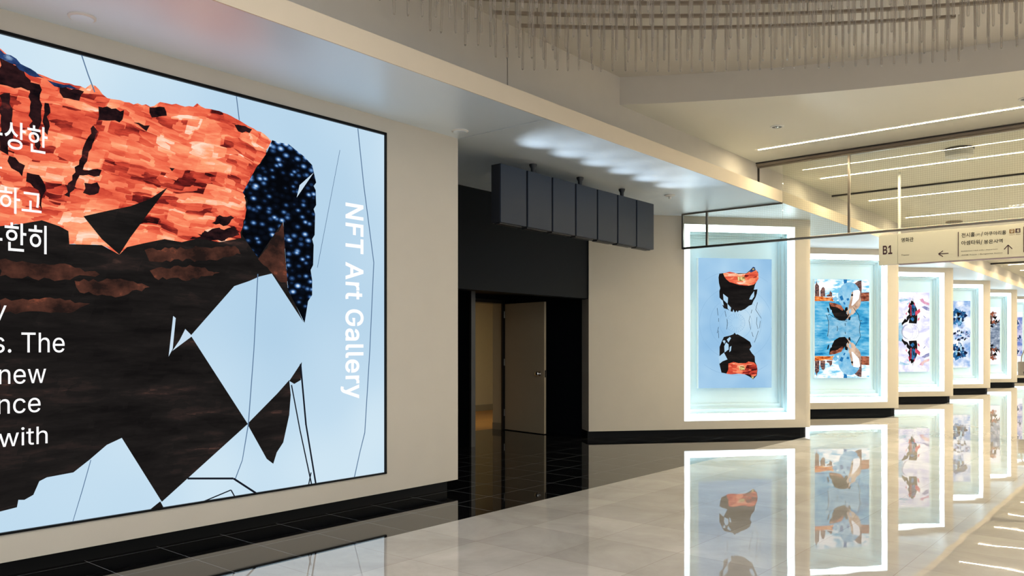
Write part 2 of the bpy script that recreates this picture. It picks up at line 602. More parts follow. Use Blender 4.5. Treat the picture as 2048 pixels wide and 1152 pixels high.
# ------------------------------------------------------------------ outlines of the pictures and the writing (metres)
BIG_ART = """dark:3418,3047,3801,3151,3787,2704,3921,2555,3717,2220,3375,2309;red:1026,3610,1183,3551,1324,3481,1523,3423,1680,3433,1846,3408,1961,3343,2065,3302,2141,3292,2267,3287,2371,3278,2407,3315,2464,3294,2518,3248,2672,3249,2855,3265,2900,3305,2989,3311,3159,3331,3191,3365,3257,3342,3375,3349,3549,3312,3778,3246,3849,3202,3754,3028,3662,2889,3594,2697,3616,2599,3558,2411,3567,2344,3375,2309,3208,2308,2931,2272,2763,2227,2679,2190,2602,2151,2481,2207,2267,2193,2261,2281,2095,2335,1846,2258,1523,2175,1026,1983;dark:1026,1997,1523,2188,1846,2267,1961,2293,2095,2335,2204,2308,2261,2281,2267,2193,2481,2207,2602,2151,2655,2209,2781,2250,2931,2295,3067,2286,3208,2331,3375,2316,3567,2368,3717,2220,3955,2550,4004,1994,4165,1702,3849,2102,3731,2069,3639,2027,3505,1978,3139,1580,3626,869,2912,344,2619,844,2515,804,2397,711,2293,637,2126,624,2080,604,2044,519,1991,494,1955,499,1947,452,1846,439,1627,362,1026,75;dark:2358,2394,2539,2459,2679,2506,2818,2576,2958,2685,2679,2280,2602,2151,2481,2249;dark:3621,869,3902,1103,4019,1212,4034,1085,4019,916,3960,689,3897,611,3863,519,3801,567;dark:4019,1204,4145,1363,4135,1208,4069,1177;dark:2810,293,2900,350,2931,289;crev:1846,3105,1903,3134,1920,2928,1897,2730,1846,2753;crev:2026,3230,2080,3233,2092,3031,2074,2796,2026,2918;crev:1846,3360,1985,3301,2026,3246,2050,3180,1932,3174,1846,3175;crev:2204,3251,2358,3255,2331,3187,2229,3179;crev:2457,3174,2637,3187,2602,3090,2451,3075;crev:2424,3035,2451,2998,2364,2747,2267,2509,2235,2521,2331,2775;crev:2364,2623,2451,2643,2457,2571,2397,2545,2351,2555;crev:1903,2731,1991,2682,1979,2608,1955,2627,1892,2691;crev:2005,2636,2074,2630,2111,2570,2098,2402,2074,2531,1996,2578;crev:2331,2724,2481,2732,2464,2687,2319,2670;crev:2701,3111,2818,3118,2796,3069;crev:2818,3246,2931,3275,2950,3212,2836,3177;crev:3505,3262,3662,3263,3639,3226,3540,3222;crev:2931,2844,3008,2835,2989,2809;crev:3375,2528,3505,2521,3439,2457,3311,2458;crev:2111,3118,2135,3120,2129,2906,2105,2927;crev:3191,2360,3505,2457,3549,2390,3290,2316;crev:3127,2315,3375,2430,3426,2337;navy:1846,3402,1967,3339,2111,3284,2020,3277,1903,3328,1846,3344;navy:2126,3272,2267,3280,2348,3266,2172,3243;brown:3717,2211,3955,2538,4004,2007,3849,2098;brown:2781,2199,3208,2261,3505,2297,3558,2238,3290,2168,2818,2122;brown:1846,2050,2204,2052,2464,2003,2204,1944,1846,1947;brown:2299,1944,2637,1972,2818,1928,2602,1856,2331,1867;brown:1846,1794,2111,1819,2397,1797,2299,1739,1846,1711;brown:2818,2056,3127,2117,3375,2077,3127,2003,2855,2000;knit:3849,3210,3921,3204,4009,3208,4069,3177,4160,3134,4248,3072,4290,2926,4264,2892,4285,2860,4290,2730,4264,2692,4279,2650,4274,2467,4248,2429,4264,2379,4258,2204,4232,2159,4248,2073,4248,1943,4206,1889,4170,1698,4004,1973,3980,2225,3955,2550,3717,2220,3639,2310,3567,2400,3594,2516,3621,2680,3576,2735,3676,2912,3768,3038;skyl:4264,3009,4089,2767,4119,2878;skyl:2996,1725,3016,1710,2992,1478,2961,1422;skyl:3091,1629,3147,1576,2989,1463,3047,1545;lineb:2338,3502,2384,3370,2391,3374,2345,3507;lineb:2384,3370,2427,3263,2434,3268,2391,3375;lineb:3514,3503,3541,3310,3549,3312,3522,3506;lineb:4744,3500,4814,2985,4824,2987,4754,3503;lineb:4814,2984,4934,2279,4944,2281,4824,2987;lineb:4934,2280,4886,1463,4896,1463,4944,2280;lineb:4886,1463,4826,701,4836,700,4896,1463;lineb:4826,702,4768,523,4777,521,4836,699;lineb:4768,523,4704,302,4714,299,4777,521;lineb:3708,2088,3672,1468,3680,1467,3717,2089;lineb:3672,1468,3621,870,3630,868,3680,1467;lineb:3621,870,3568,585,3575,583,3630,868;lineb:3568,585,3501,433,3509,430,3575,582;lineb:2401,712,2345,512,2350,509,2406,710;lineb:2345,512,2281,296,2285,294,2350,509;lineb:4303,2185,4547,3257,4542,3257,4298,2186;blk:3107,486,3492,437,3492,453,3107,501;blk:3487,439,3694,290,3704,303,3497,451;blk:3210,288,3472,352,3468,361,3206,297;blk:3465,355,3505,285,3514,289,3475,358;blk:4028,1169,4113,780,4125,781,4040,1170;blk:4113,780,4231,303,4244,303,4125,781;blk:4116,1345,4172,819,4189,819,4133,1346;blk:4173,819,4276,288,4293,288,4189,820;blk:4227,405,4201,300,4212,297,4238,402"""
ART_D1 = """ring:629,498,627,507,630,508,631,498;ring:627,507,624,517,627,517,630,508;ring:624,516,619,525,621,526,627,517;ring:619,525,612,534,614,534,621,526;ring:612,534,602,542,605,542,614,535;ring:603,541,592,549,594,550,605,542;ring:592,548,579,555,581,556,593,550;ring:579,555,565,560,567,561,581,556;ring:566,560,551,564,552,565,567,561;ring:551,564,535,567,536,568,552,565;ring:535,567,519,569,519,570,536,568;ring:519,569,502,569,503,571,519,570;ring:503,569,486,569,486,570,502,571;ring:486,569,470,567,469,568,486,570;ring:470,567,454,564,453,565,469,568;ring:454,564,439,560,438,561,453,565;ring:440,560,426,555,424,556,438,561;ring:426,555,413,548,412,550,424,556;ring:414,549,403,541,401,542,411,550;ring:403,542,393,534,391,535,400,542;ring:393,534,386,525,384,526,391,534;ring:386,525,381,516,378,517,384,526;ring:381,517,378,507,375,508,378,517;ring:378,507,377,498,374,498,375,508;ring:377,498,378,489,375,489,374,498;ring:378,489,381,480,378,479,375,489;ring:381,480,386,471,384,470,378,479;ring:386,471,393,462,391,462,384,470;ring:393,462,403,455,400,454,391,462;ring:403,455,414,448,411,447,401,454;ring:413,448,426,441,424,440,412,447;ring:426,442,440,436,438,435,424,440;ring:439,436,454,432,453,431,438,435;ring:454,432,470,429,469,428,453,431;ring:470,429,486,427,486,426,469,428;ring:486,427,503,427,502,425,486,426;ring:502,427,519,427,519,426,503,425;ring:519,427,535,429,536,428,519,426;ring:535,429,551,432,552,431,536,428;ring:551,432,566,436,567,435,552,431;ring:565,436,579,442,581,440,567,435;ring:579,441,592,448,593,447,581,440;ring:592,448,603,455,605,454,594,447;ring:602,455,612,462,614,462,605,454;ring:612,462,619,471,621,470,614,462;ring:619,471,624,480,627,479,621,470;ring:624,480,627,489,630,489,627,479;ring:627,489,629,498,631,498,630,489;ring:722,498,720,514,723,514,725,498;ring:720,514,714,530,717,531,723,515;ring:714,530,705,546,708,546,717,531;ring:705,546,692,560,695,561,708,546;ring:693,560,677,574,679,575,695,561;ring:677,574,658,586,660,587,679,575;ring:658,586,636,597,638,598,660,587;ring:636,597,612,606,614,607,638,598;ring:612,606,586,613,588,614,614,607;ring:587,613,559,618,560,620,587,614;ring:559,618,531,621,532,623,560,620;ring:531,621,502,622,503,624,531,623;ring:503,622,474,621,474,623,502,624;ring:474,621,446,618,445,620,473,623;ring:446,618,419,613,418,614,445,620;ring:419,613,393,606,392,607,417,614;ring:393,606,369,597,367,598,391,607;ring:369,597,347,586,346,587,367,598;ring:348,586,328,574,326,575,345,587;ring:329,574,313,560,310,561,326,575;ring:313,560,300,546,297,546,310,561;ring:300,546,291,530,288,531,297,546;ring:291,530,285,514,282,515,288,531;ring:285,514,283,498,280,498,282,514;ring:283,498,285,482,282,482,280,498;ring:285,482,291,466,288,466,282,482;ring:291,466,300,450,297,450,288,465;ring:300,451,313,436,310,435,297,450;ring:313,436,329,422,326,422,310,435;ring:328,422,348,410,345,409,326,421;ring:347,410,369,399,367,398,346,409;ring:369,400,393,390,391,389,367,398;ring:393,391,419,383,417,382,392,389;ring:419,383,446,378,445,377,418,382;ring:446,378,474,375,473,373,445,377;ring:474,375,503,374,502,372,474,373;ring:502,374,531,375,531,373,503,372;ring:531,375,559,378,560,377,532,373;ring:559,378,587,383,587,382,560,377;ring:586,383,612,391,614,389,588,382;ring:612,390,636,400,638,398,614,389;ring:636,399,658,410,660,409,638,398;ring:658,410,677,422,679,421,660,409;ring:677,422,693,436,695,435,679,422;ring:692,436,705,451,708,450,695,435;ring:705,450,714,466,717,465,708,450;ring:714,466,720,482,723,482,717,466;ring:720,482,722,498,725,498,723,482;ring:854,498,851,524,854,524,857,498;ring:851,524,842,550,845,550,854,524;ring:842,550,828,574,830,575,845,550;ring:828,574,807,598,810,598,830,575;ring:807,598,782,619,784,620,810,599;ring:782,619,751,639,753,640,784,620;ring:751,639,717,656,718,657,753,640;ring:717,656,678,671,680,672,718,657;ring:679,671,637,682,638,684,680,672;ring:637,682,594,691,594,692,638,684;ring:594,691,548,696,549,697,594,692;ring:549,696,502,697,503,699,549,697;ring:503,697,457,696,456,697,502,699;ring:457,696,411,691,411,692,456,697;ring:412,691,368,682,367,684,411,692;ring:368,682,327,671,325,672,367,684;ring:327,671,288,656,287,657,325,672;ring:288,656,254,639,252,640,287,657;ring:254,639,223,619,221,620,252,640;ring:224,619,198,598,196,599,221,620;ring:198,598,178,574,175,575,195,598;ring:178,574,163,550,160,550,175,575;ring:163,550,154,524,151,524,160,550;ring:154,524,151,498,148,498,151,524;ring:151,498,154,472,151,472,148,498;ring:154,472,163,446,160,446,151,472;ring:163,447,178,422,175,421,160,446;ring:178,422,198,398,195,398,175,421;ring:198,399,224,377,221,376,196,398;ring:223,377,254,357,252,356,221,376;ring:254,357,288,340,287,339,252,356;ring:288,340,327,326,325,324,287,339;ring:327,326,368,314,367,313,325,324;ring:368,314,412,306,411,304,367,313;ring:411,306,457,301,456,299,411,304;ring:457,301,503,299,502,297,456,299;ring:502,299,549,301,549,299,503,297;ring:548,301,594,306,594,304,549,299;ring:594,306,637,314,638,313,594,304;ring:637,314,679,326,680,324,638,313;ring:678,326,717,340,718,339,680,324;ring:717,340,751,357,753,356,718,339;ring:751,357,782,377,784,376,753,356;ring:782,377,807,399,810,398,784,376;ring:807,398,828,422,830,421,810,398;ring:828,422,842,447,845,446,830,421;ring:842,446,851,472,854,472,845,446;ring:851,472,854,498,857,498,854,472;ring:994,535,982,571,984,571,997,535;ring:982,571,961,606,963,606,984,571;ring:961,606,932,639,935,639,963,606;ring:932,639,896,669,898,670,934,639;ring:896,669,853,697,855,698,898,670;ring:853,697,804,721,806,722,855,698;ring:805,721,751,741,752,743,806,722;ring:751,741,692,758,694,759,752,743;ring:692,758,631,769,632,771,693,759;ring:631,769,567,777,568,778,632,771;ring:567,777,502,779,503,781,568,778;ring:503,779,438,777,438,778,502,781;ring:438,777,374,769,374,771,437,778;ring:374,769,313,758,312,759,373,771;ring:313,758,254,741,253,743,312,759;ring:255,741,200,721,199,722,253,743;ring:201,721,152,697,150,698,199,722;ring:152,697,109,669,107,670,150,698;ring:109,669,73,639,71,639,107,670;ring:73,639,44,606,42,606,71,639;ring:44,606,23,571,21,571,42,606;ring:23,571,11,535,8,535,21,571;ring:11,535,6,498,4,498,8,535;ring:6,498,11,461,8,461,4,498;ring:11,461,23,425,21,425,8,461;ring:23,425,44,391,42,390,21,425;ring:44,391,73,358,71,357,42,390;ring:73,358,109,327,107,326,71,357;ring:109,327,152,299,150,298,107,326;ring:152,299,201,275,199,274,150,298;ring:200,275,255,255,253,253,199,274;ring:254,255,313,238,312,237,253,253;ring:313,239,374,227,373,225,312,237;ring:374,227,438,220,437,218,374,225;ring:438,220,503,217,502,216,438,218;ring:502,217,567,220,568,218,503,216;ring:567,220,631,227,632,225,568,218;ring:631,227,692,239,693,237,632,225;ring:692,238,751,255,752,253,694,237;ring:751,255,805,275,806,274,752,253;ring:804,275,853,299,855,298,806,274;ring:853,299,896,327,898,326,855,298;ring:896,327,932,358,934,357,898,326;ring:932,358,961,391,963,390,935,357;ring:961,391,982,425,984,425,963,390;ring:982,425,994,461,997,461,984,425;ring:936,818,858,847,860,848,937,819;ring:858,847,775,870,776,872,860,849;ring:775,870,687,887,688,889,776,872;ring:687,887,595,898,596,899,687,889;ring:596,898,502,901,503,903,596,899;ring:503,901,410,898,409,899,502,903;ring:410,898,318,887,318,889,409,899;ring:318,887,230,870,229,872,318,889;ring:230,870,147,847,145,849,229,872;ring:147,847,69,818,68,819,145,848;ring:69,178,147,149,145,148,68,177;ring:147,149,230,126,229,124,145,148;ring:230,126,318,109,318,107,229,124;ring:318,109,410,98,409,97,318,107;ring:410,98,503,95,502,93,409,97;ring:502,95,596,98,596,97,503,93;ring:595,98,687,109,687,107,596,97;ring:687,109,775,126,776,124,688,107;ring:775,126,858,149,860,148,776,124;ring:858,149,936,178,937,177,860,148;ring:562,499,630,499,630,497,562,497;ring:560,507,625,517,626,516,560,506;ring:553,516,612,535,613,534,555,514;ring:544,522,592,550,593,549,545,521;ring:531,528,565,561,567,560,533,527;ring:517,531,534,568,537,568,519,530;ring:501,532,501,570,504,570,504,532;ring:486,530,468,568,471,568,488,531;ring:472,527,438,560,440,561,474,528;ring:460,521,412,549,413,550,461,522;ring:450,514,392,534,393,535,452,516;ring:445,506,379,516,380,517,445,507;ring:443,497,375,497,375,499,443,499;ring:445,489,380,479,379,480,445,490;ring:452,481,393,461,392,463,450,482;ring:461,474,413,447,412,448,460,475;ring:474,469,440,435,438,436,472,469;ring:488,465,471,428,468,429,486,466;ring:504,464,504,426,501,426,501,464;ring:519,466,537,429,534,428,517,465;ring:533,469,567,436,565,435,531,469;ring:545,475,593,448,592,447,544,474;ring:555,482,613,463,612,461,553,481;ring:560,490,626,480,625,479,560,489;dark:272,120,326,115,411,111,479,115,564,113,640,113,716,77,754,65,767,87,801,101,805,149,784,173,759,202,742,240,793,236,784,269,767,298,737,327,716,356,674,365,623,389,564,404,538,402,521,417,506,402,484,420,462,394,453,413,428,409,385,394,334,385,309,356,317,332,275,303,272,255,284,231,267,192,261,149;red:323,117,414,104,479,111,530,120,640,115,683,101,716,87,776,87,805,115,808,154,781,178,742,200,666,210,564,207,479,194,411,183,368,163,343,144;gold:516,142,618,139,623,171,530,175;navy:679,96,733,62,759,67,764,91,699,108;gold:716,77,747,73,750,87,725,88;skyd:323,274,390,303,387,337,382,351,329,322;skyd:272,306,319,327,333,365,309,358;skyd:382,351,431,380,424,409,385,387;skyd:699,288,747,250,747,293,716,317,679,315;dark:462,585,479,572,499,587,521,585,615,615,691,644,713,678,683,702,716,731,754,755,759,798,784,827,793,861,784,904,733,933,683,913,615,894,547,889,445,894,377,889,301,880,272,812,275,721,275,683,309,635,334,606,411,596;red:394,812,462,798,530,808,632,808,666,796,742,803,784,827,791,861,776,904,742,913,683,899,615,894,513,889,428,894,368,889,394,856;gold:538,832,615,832,618,861,547,863;gold:703,909,742,912,737,928,716,928;skyd:338,678,363,647,397,663,399,702,343,726;skyd:261,760,334,726,382,779,317,793,275,812;skyd:414,683,436,675,428,712,407,723;skyd:317,639,334,630,357,637,340,659;skyd:374,625,414,606,431,615,394,649;blk:790,336,765,394,770,395,795,337;blk:765,395,842,462,846,461,770,393;blk:829,481,816,538,821,539,834,481;blk:802,557,748,649,753,649,807,558;blk:714,394,700,423,705,423,719,395;blk:689,442,672,480,676,481,693,443;blk:672,481,697,548,702,548,677,480;blk:711,568,731,606,736,605,716,567;blk:239,385,252,442,257,442,244,384;blk:259,462,259,490,264,490,264,462;blk:259,529,239,577,244,577,264,529;blk:256,558,262,615,267,615,261,558;blk:344,404,361,452,366,452,349,404;blk:371,467,379,500,385,500,376,466;blk:379,500,368,548,373,548,385,500;blk:782,452,775,500,780,500,787,452;blk:775,500,796,544,800,543,780,500"""
ART_D2 = """water:0,221,1000,221,1000,776,0,776;watl:238,373,323,383,447,413,624,413,713,363,801,363,828,452,816,501,830,570,766,648,624,589,447,584,296,619,225,580,245,491;orange:0,175,145,177,199,187,332,182,344,226,270,220,0,224;orange:0,776,270,780,344,774,332,818,199,813,145,823,0,825;rust:846,134,1000,128,1000,218,846,222;rust:846,778,1000,782,1000,872,846,866;town:4,69,21,49,35,18,46,49,78,69,85,175,4,175;town:4,825,85,825,78,931,46,951,35,982,21,951,4,931;town:101,123,131,88,160,79,184,98,191,177,103,177;town:103,823,191,823,184,902,160,921,131,912,101,877;town:216,162,261,152,278,118,314,138,319,177,220,177;town:220,823,319,823,314,862,278,882,261,848,216,838;town:722,44,793,15,855,8,862,88,848,196,810,88;town:810,912,848,804,862,912,855,992,793,985,722,956;tblue:523,0,592,0,585,39,535,44;tblue:535,956,585,961,592,1000,523,1000;ball:817,186,805,207,788,226,767,243,742,258,715,271,685,280,653,287,621,290,589,290,557,286,528,280,501,270,477,257,457,241,441,224,430,205,424,184,423,163,428,142,437,122,451,102,470,84,493,67,519,54,548,42,579,34,611,29,644,28,676,30,706,35,735,43,760,55,782,69,800,85,814,104,822,124,825,144,824,165;ball:824,835,825,856,822,876,814,896,800,915,782,931,760,945,735,957,706,965,676,970,644,972,611,971,579,966,548,958,519,946,493,933,470,916,451,898,437,878,428,858,423,837,424,816,430,795,441,776,457,759,477,743,501,730,528,720,557,714,589,710,621,710,653,713,685,720,715,729,742,742,767,757,788,774,805,793,817,814;tan:677,128,801,108,840,128,844,226,801,280,722,334,642,373,589,413,571,373,624,275,651,196;tan:651,804,624,725,571,627,589,587,642,627,722,666,801,720,844,774,840,872,801,892,677,872;white:704,113,801,103,833,118,810,196,695,265,668,265,695,196;white:695,804,668,735,695,735,810,804,833,882,801,897,704,887;dark:261,236,358,246,447,265,518,295,571,334,606,383,553,417,447,413,358,383,314,334,270,285;dark:270,715,314,666,358,617,447,587,553,583,606,617,571,666,518,705,447,735,358,754,261,764;rust:261,236,358,241,482,265,527,306,500,319,411,285,296,275;rust:296,725,411,715,500,681,527,694,482,735,358,759,261,764;dark:660,157,691,142,704,162,677,173;dark:677,827,704,838,691,858,660,843;tblue:447,177,500,162,527,206,479,216;tblue:479,784,527,794,500,838,447,823;tblue:574,198,615,187,633,206,598,218;tblue:598,782,633,794,615,813,574,802;tblue:518,236,539,226,562,253,535,257;tblue:535,743,562,747,539,774,518,764;dark:220,287,248,295,261,344,238,329;dark:238,671,261,656,248,705,220,713;dark:557,285,598,280,603,314,574,339,544,314;dark:544,686,574,661,603,686,598,720,557,715;dark:580,354,615,334,628,359,598,388;dark:598,612,628,641,615,666,580,646;dark:615,388,660,373,645,411,617,415;dark:617,585,645,589,660,627,615,612;tan:574,324,615,305,633,334,598,365;tan:598,635,633,666,615,695,574,676;tan:615,260,660,246,674,280,628,305;tan:628,695,674,720,660,754,615,740;tan:766,265,846,226,828,265,784,300;tan:784,700,828,735,846,774,766,735;tan:681,334,748,306,739,332,686,361;tan:686,639,739,668,748,694,681,666;ball:261,300,309,314,309,339,270,342;ball:270,658,309,661,309,686,261,700;ball:314,196,376,172,429,196,379,236;ball:379,764,429,804,376,828,314,804;ball:624,319,668,295,660,334,633,354;ball:633,646,660,666,668,705,624,681;blk:203,365,221,384,229,382,211,362;blk:221,384,244,433,253,432,229,382;blk:244,432,244,511,253,511,253,432;blk:244,510,226,579,235,580,253,511;blk:240,366,272,356,267,351,235,361;blk:267,356,338,385,343,381,272,352;blk:338,385,427,415,431,410,343,381;blk:428,415,588,427,589,422,430,410;blk:700,286,736,316,743,313,708,284;blk:736,316,789,355,796,352,743,313;blk:788,354,806,403,815,402,797,353;blk:806,404,833,433,841,431,814,402;blk:833,432,811,491,820,492,841,433;blk:811,491,815,531,824,530,820,491;blk:815,531,833,580,841,579,823,530;blk:833,578,780,627,787,630,841,581;blk:780,627,735,672,743,674,788,630;blk:398,472,411,502,419,500,407,471;blk:411,500,400,525,409,526,419,502;blk:545,442,549,472,558,471,554,442;blk:545,531,552,555,561,555,554,530;blk:834,415,861,424,866,420,839,411"""
ART_D3 = """pblue:288,96,420,81,552,96,420,111,321,131;pblue:321,869,420,889,552,904,420,919,288,904;pblue:470,146,568,106,552,126,494,161;pblue:494,839,552,874,568,894,470,854;pink:766,86,848,76,881,111,997,136,997,166,881,146,799,116;pink:799,884,881,854,997,834,997,864,881,889,848,924,766,914;lav:815,186,881,171,997,196,997,237,914,222;lav:914,778,997,763,997,804,881,829,815,814;lav:848,292,881,297,914,322,898,325;lav:898,675,914,678,881,703,848,708;pblue:285,388,354,378,387,428,371,499,285,499;pblue:285,501,371,501,387,572,354,622,285,612;dark:527,156,560,136,577,101,610,116,614,60,624,116,654,146,684,181,708,211,717,277,717,347,700,395,519,388,535,327,486,373,420,388,362,420,357,388,387,368,428,332,470,347,470,312,535,277,494,247,527,206;dark:527,794,494,753,535,723,470,688,470,653,428,668,387,632,357,612,362,580,420,612,486,627,535,673,519,612,700,605,717,653,717,723,708,789,684,819,654,854,624,884,614,940,610,884,577,899,560,864,527,844;blue:560,176,618,151,667,161,675,277,626,292,593,287;blue:593,713,626,708,675,723,667,839,618,849,560,824;blue:552,337,610,307,651,337,618,368;blue:618,632,651,663,610,693,552,663;dark:577,181,593,176,601,277,588,277;dark:588,723,601,723,593,824,577,819;dark:626,206,654,201,634,267,618,257;dark:618,743,634,733,654,799,626,794;crim:506,191,532,124,552,136,527,196;crim:527,804,552,864,532,876,506,809;crim:557,161,578,161,580,302,558,292;crim:558,708,580,698,578,839,557,839;crim:664,247,774,204,786,247,675,299;crim:675,701,786,753,774,796,664,753;crim:733,327,774,315,758,352,720,358;crim:720,642,758,648,774,685,733,673;crim:445,272,478,245,470,289;crim:470,711,478,755,445,728;crim:643,121,664,151,654,181,638,161;crim:638,839,654,819,664,849,643,879;lav:442,404,450,404,452,412,444,412;lav:520,404,528,404,530,412,522,412;lav:481,404,489,404,491,412,483,412;lav:580,404,588,404,590,412,581,412;navy:485,404,493,404,494,412,486,412;navy:609,404,618,404,619,412,611,412;lav:431,407,439,407,440,415,432,415;lav:467,407,475,407,476,415,468,415;navy:466,407,474,407,476,415,468,415;lav:420,411,428,411,429,420,421,420;lav:543,411,551,411,552,420,544,420;lav:453,411,461,411,462,420,454,420;lav:608,411,617,411,618,420,610,420;navy:449,411,457,411,458,420,450,420;navy:645,411,654,411,655,420,647,420;lav:409,417,417,417,419,425,411,425;lav:439,417,448,417,449,425,441,425;navy:432,417,440,417,442,425,434,425;lav:400,423,408,423,409,431,401,431;lav:563,423,571,423,572,431,564,431;lav:427,423,435,423,437,431,429,431;lav:634,423,642,423,644,431,635,431;navy:416,423,425,423,426,431,418,431;navy:677,423,686,423,687,431,679,431;lav:391,429,399,429,401,437,392,437;lav:416,429,424,429,426,437,418,437;navy:402,429,411,429,412,437,404,437;lav:383,437,391,437,393,445,384,445;lav:579,437,588,437,589,445,581,445;lav:406,437,414,437,416,445,408,445;lav:655,437,663,437,665,445,657,445;navy:390,437,398,437,399,445,391,445;navy:704,437,713,437,714,445,706,445;lav:376,444,384,444,386,453,377,453;lav:397,444,405,444,407,453,399,453;navy:378,444,387,444,388,453,380,453;lav:370,453,378,453,380,461,371,461;lav:592,453,601,453,602,461,594,461;lav:390,453,398,453,399,461,391,461;lav:671,453,680,453,681,461,673,461;navy:369,453,377,453,379,461,371,461;navy:725,453,733,453,735,461,727,461;lav:365,462,373,462,375,470,367,470;lav:383,462,392,462,393,470,385,470;navy:361,462,369,462,371,470,363,470;lav:361,471,370,471,371,479,363,479;lav:601,471,609,471,611,479,602,479;lav:379,471,387,471,389,479,380,479;lav:682,471,690,471,692,479,684,479;navy:355,471,364,471,365,479,357,479;navy:738,471,747,471,748,479,740,479;lav:359,480,367,480,369,488,361,488;lav:376,480,384,480,386,488,377,488;navy:351,480,360,480,361,488,353,488;lav:358,490,366,490,368,498,359,498;lav:604,490,613,490,614,498,606,498;lav:374,490,382,490,384,498,376,498;lav:687,490,695,490,697,498,688,498;navy:349,490,358,490,359,498,351,498;navy:744,490,753,490,754,498,746,498;lav:358,499,366,499,368,507,359,507;lav:374,499,382,499,384,507,376,507;navy:349,499,358,499,359,507,351,507;lav:359,509,367,509,369,517,361,517;lav:603,509,611,509,613,517,605,517;lav:376,509,384,509,386,517,377,517;lav:685,509,693,509,695,517,687,517;navy:351,509,360,509,361,517,353,517;navy:742,509,751,509,752,517,744,517;lav:361,518,370,518,371,526,363,526;lav:379,518,387,518,389,526,380,526;navy:355,518,364,518,365,526,357,526;lav:365,527,373,527,375,535,367,535;lav:597,527,605,527,607,535,599,535;lav:383,527,392,527,393,535,385,535;lav:677,527,686,527,687,535,679,535;navy:361,527,369,527,371,535,363,535;navy:733,527,741,527,743,535,734,535;lav:370,536,378,536,380,544,371,544;lav:390,536,398,536,399,544,391,544;navy:369,536,377,536,379,544,371,544;lav:376,544,384,544,386,553,377,553;lav:586,544,595,544,596,553,588,553;lav:397,544,405,544,407,553,399,553;lav:664,544,672,544,674,553,666,553;navy:378,544,387,544,388,553,380,553;navy:715,544,724,544,725,553,717,553;lav:383,552,391,552,393,560,384,560;lav:406,552,414,552,416,560,408,560;navy:390,552,398,552,399,560,391,560;lav:391,560,399,560,401,568,392,568;lav:571,560,580,560,581,568,573,568;lav:416,560,424,560,426,568,418,568;lav:645,560,653,560,655,568,647,568;navy:402,560,411,560,412,568,404,568;navy:692,560,700,560,701,568,693,568;lav:400,566,408,566,409,574,401,574;lav:427,566,435,566,437,574,429,574;navy:416,566,425,566,426,574,418,574;lav:409,572,417,572,419,580,411,580;lav:553,572,561,572,563,580,555,580;lav:439,572,448,572,449,580,441,580;lav:622,572,630,572,631,580,623,580;navy:432,572,440,572,442,580,434,580;navy:662,572,670,572,672,580,664,580;lav:420,577,428,577,429,586,421,586;lav:453,577,461,577,462,586,454,586;navy:449,577,457,577,458,586,450,586;lav:431,582,439,582,440,590,432,590;lav:532,582,540,582,541,590,533,590;lav:467,582,475,582,476,590,468,590;lav:594,582,603,582,604,590,596,590;navy:466,582,474,582,476,590,468,590;navy:628,582,636,582,638,590,629,590;lav:442,585,450,585,452,593,444,593;lav:481,585,489,585,491,593,483,593;navy:485,585,493,585,494,593,486,593"""
SCREEN_TEXT = [('구상한', [1.74, 2.771, 2.126, 2.952]), ('를', [1.735, 2.575, 1.857, 2.704]), ('하고', [1.838, 2.356, 2.089, 2.524]), ('무한히', [1.735, 2.11, 2.12, 2.298]), ('y', [1.807, 1.649, 1.883, 1.76]), ('s. The', [1.807, 1.456, 2.232, 1.588]), ('new', [1.84, 1.254, 2.117, 1.35]), ('ence', [1.74, 1.063, 2.083, 1.159]), ('with', [1.838, 0.852, 2.126, 0.971])]
SCREEN_VERTICAL = [4.55, 1.02, 4.814, 2.796]
SIGN = {'panel': [-3.826, 2.813, -1.812, 3.295], 'split': -3.541, 'txt': [('B1', [-3.765, 2.986, -3.62, 3.128], 'p', 1), ('영화관', [-3.487, 3.162, -3.304, 3.231], 'k', 1), ('Theater', [-3.487, 2.943, -3.365, 2.969], 'k', 0), ('전시홀', [-2.628, 3.163, -2.447, 3.234], 'k', 1), ('(1F)', [-2.437, 3.161, -2.375, 3.207], 'k', 0), ('/', [-2.365, 3.158, -2.342, 3.229], 'k', 0), ('아쿠아리움', [-2.322, 3.163, -2.037, 3.224], 'k', 1), ('아셈타워', [-2.63, 3.045, -2.382, 3.112], 'k', 1), ('/', [-2.372, 3.033, -2.347, 3.107], 'k', 0), ('봉은사역', [-2.327, 3.041, -2.082, 3.102], 'k', 1), ('Exhibition Hall (1F) / Aquarium', [-2.63, 2.941, -2.148, 2.959], 'k', 0), ('ASEM Tower / Bongeunsa Station', [-2.63, 2.88, -2.085, 2.901], 'k', 0), ('Line 9', [-1.995, 3.142, -1.933, 3.157], 'b', 0), ('50m', [-1.914, 3.142, -1.859, 3.157], 'p', 0)], 'left': [(-2.946, 2.936), (-2.806, 2.935), (-2.883, 2.995), (-2.883, 2.873)], 'up': [(-2.012, 3.001), (-2.012, 2.862), (-2.072, 2.939), (-1.95, 2.937)], 'bars': [(-2.672, 2.852, -2.672, 3.278), (-1.814, 2.853, -1.814, 3.278)], 'pict': [[-1.995, 3.171, -1.933, 3.231], [-1.919, 3.172, -1.857, 3.235]]}
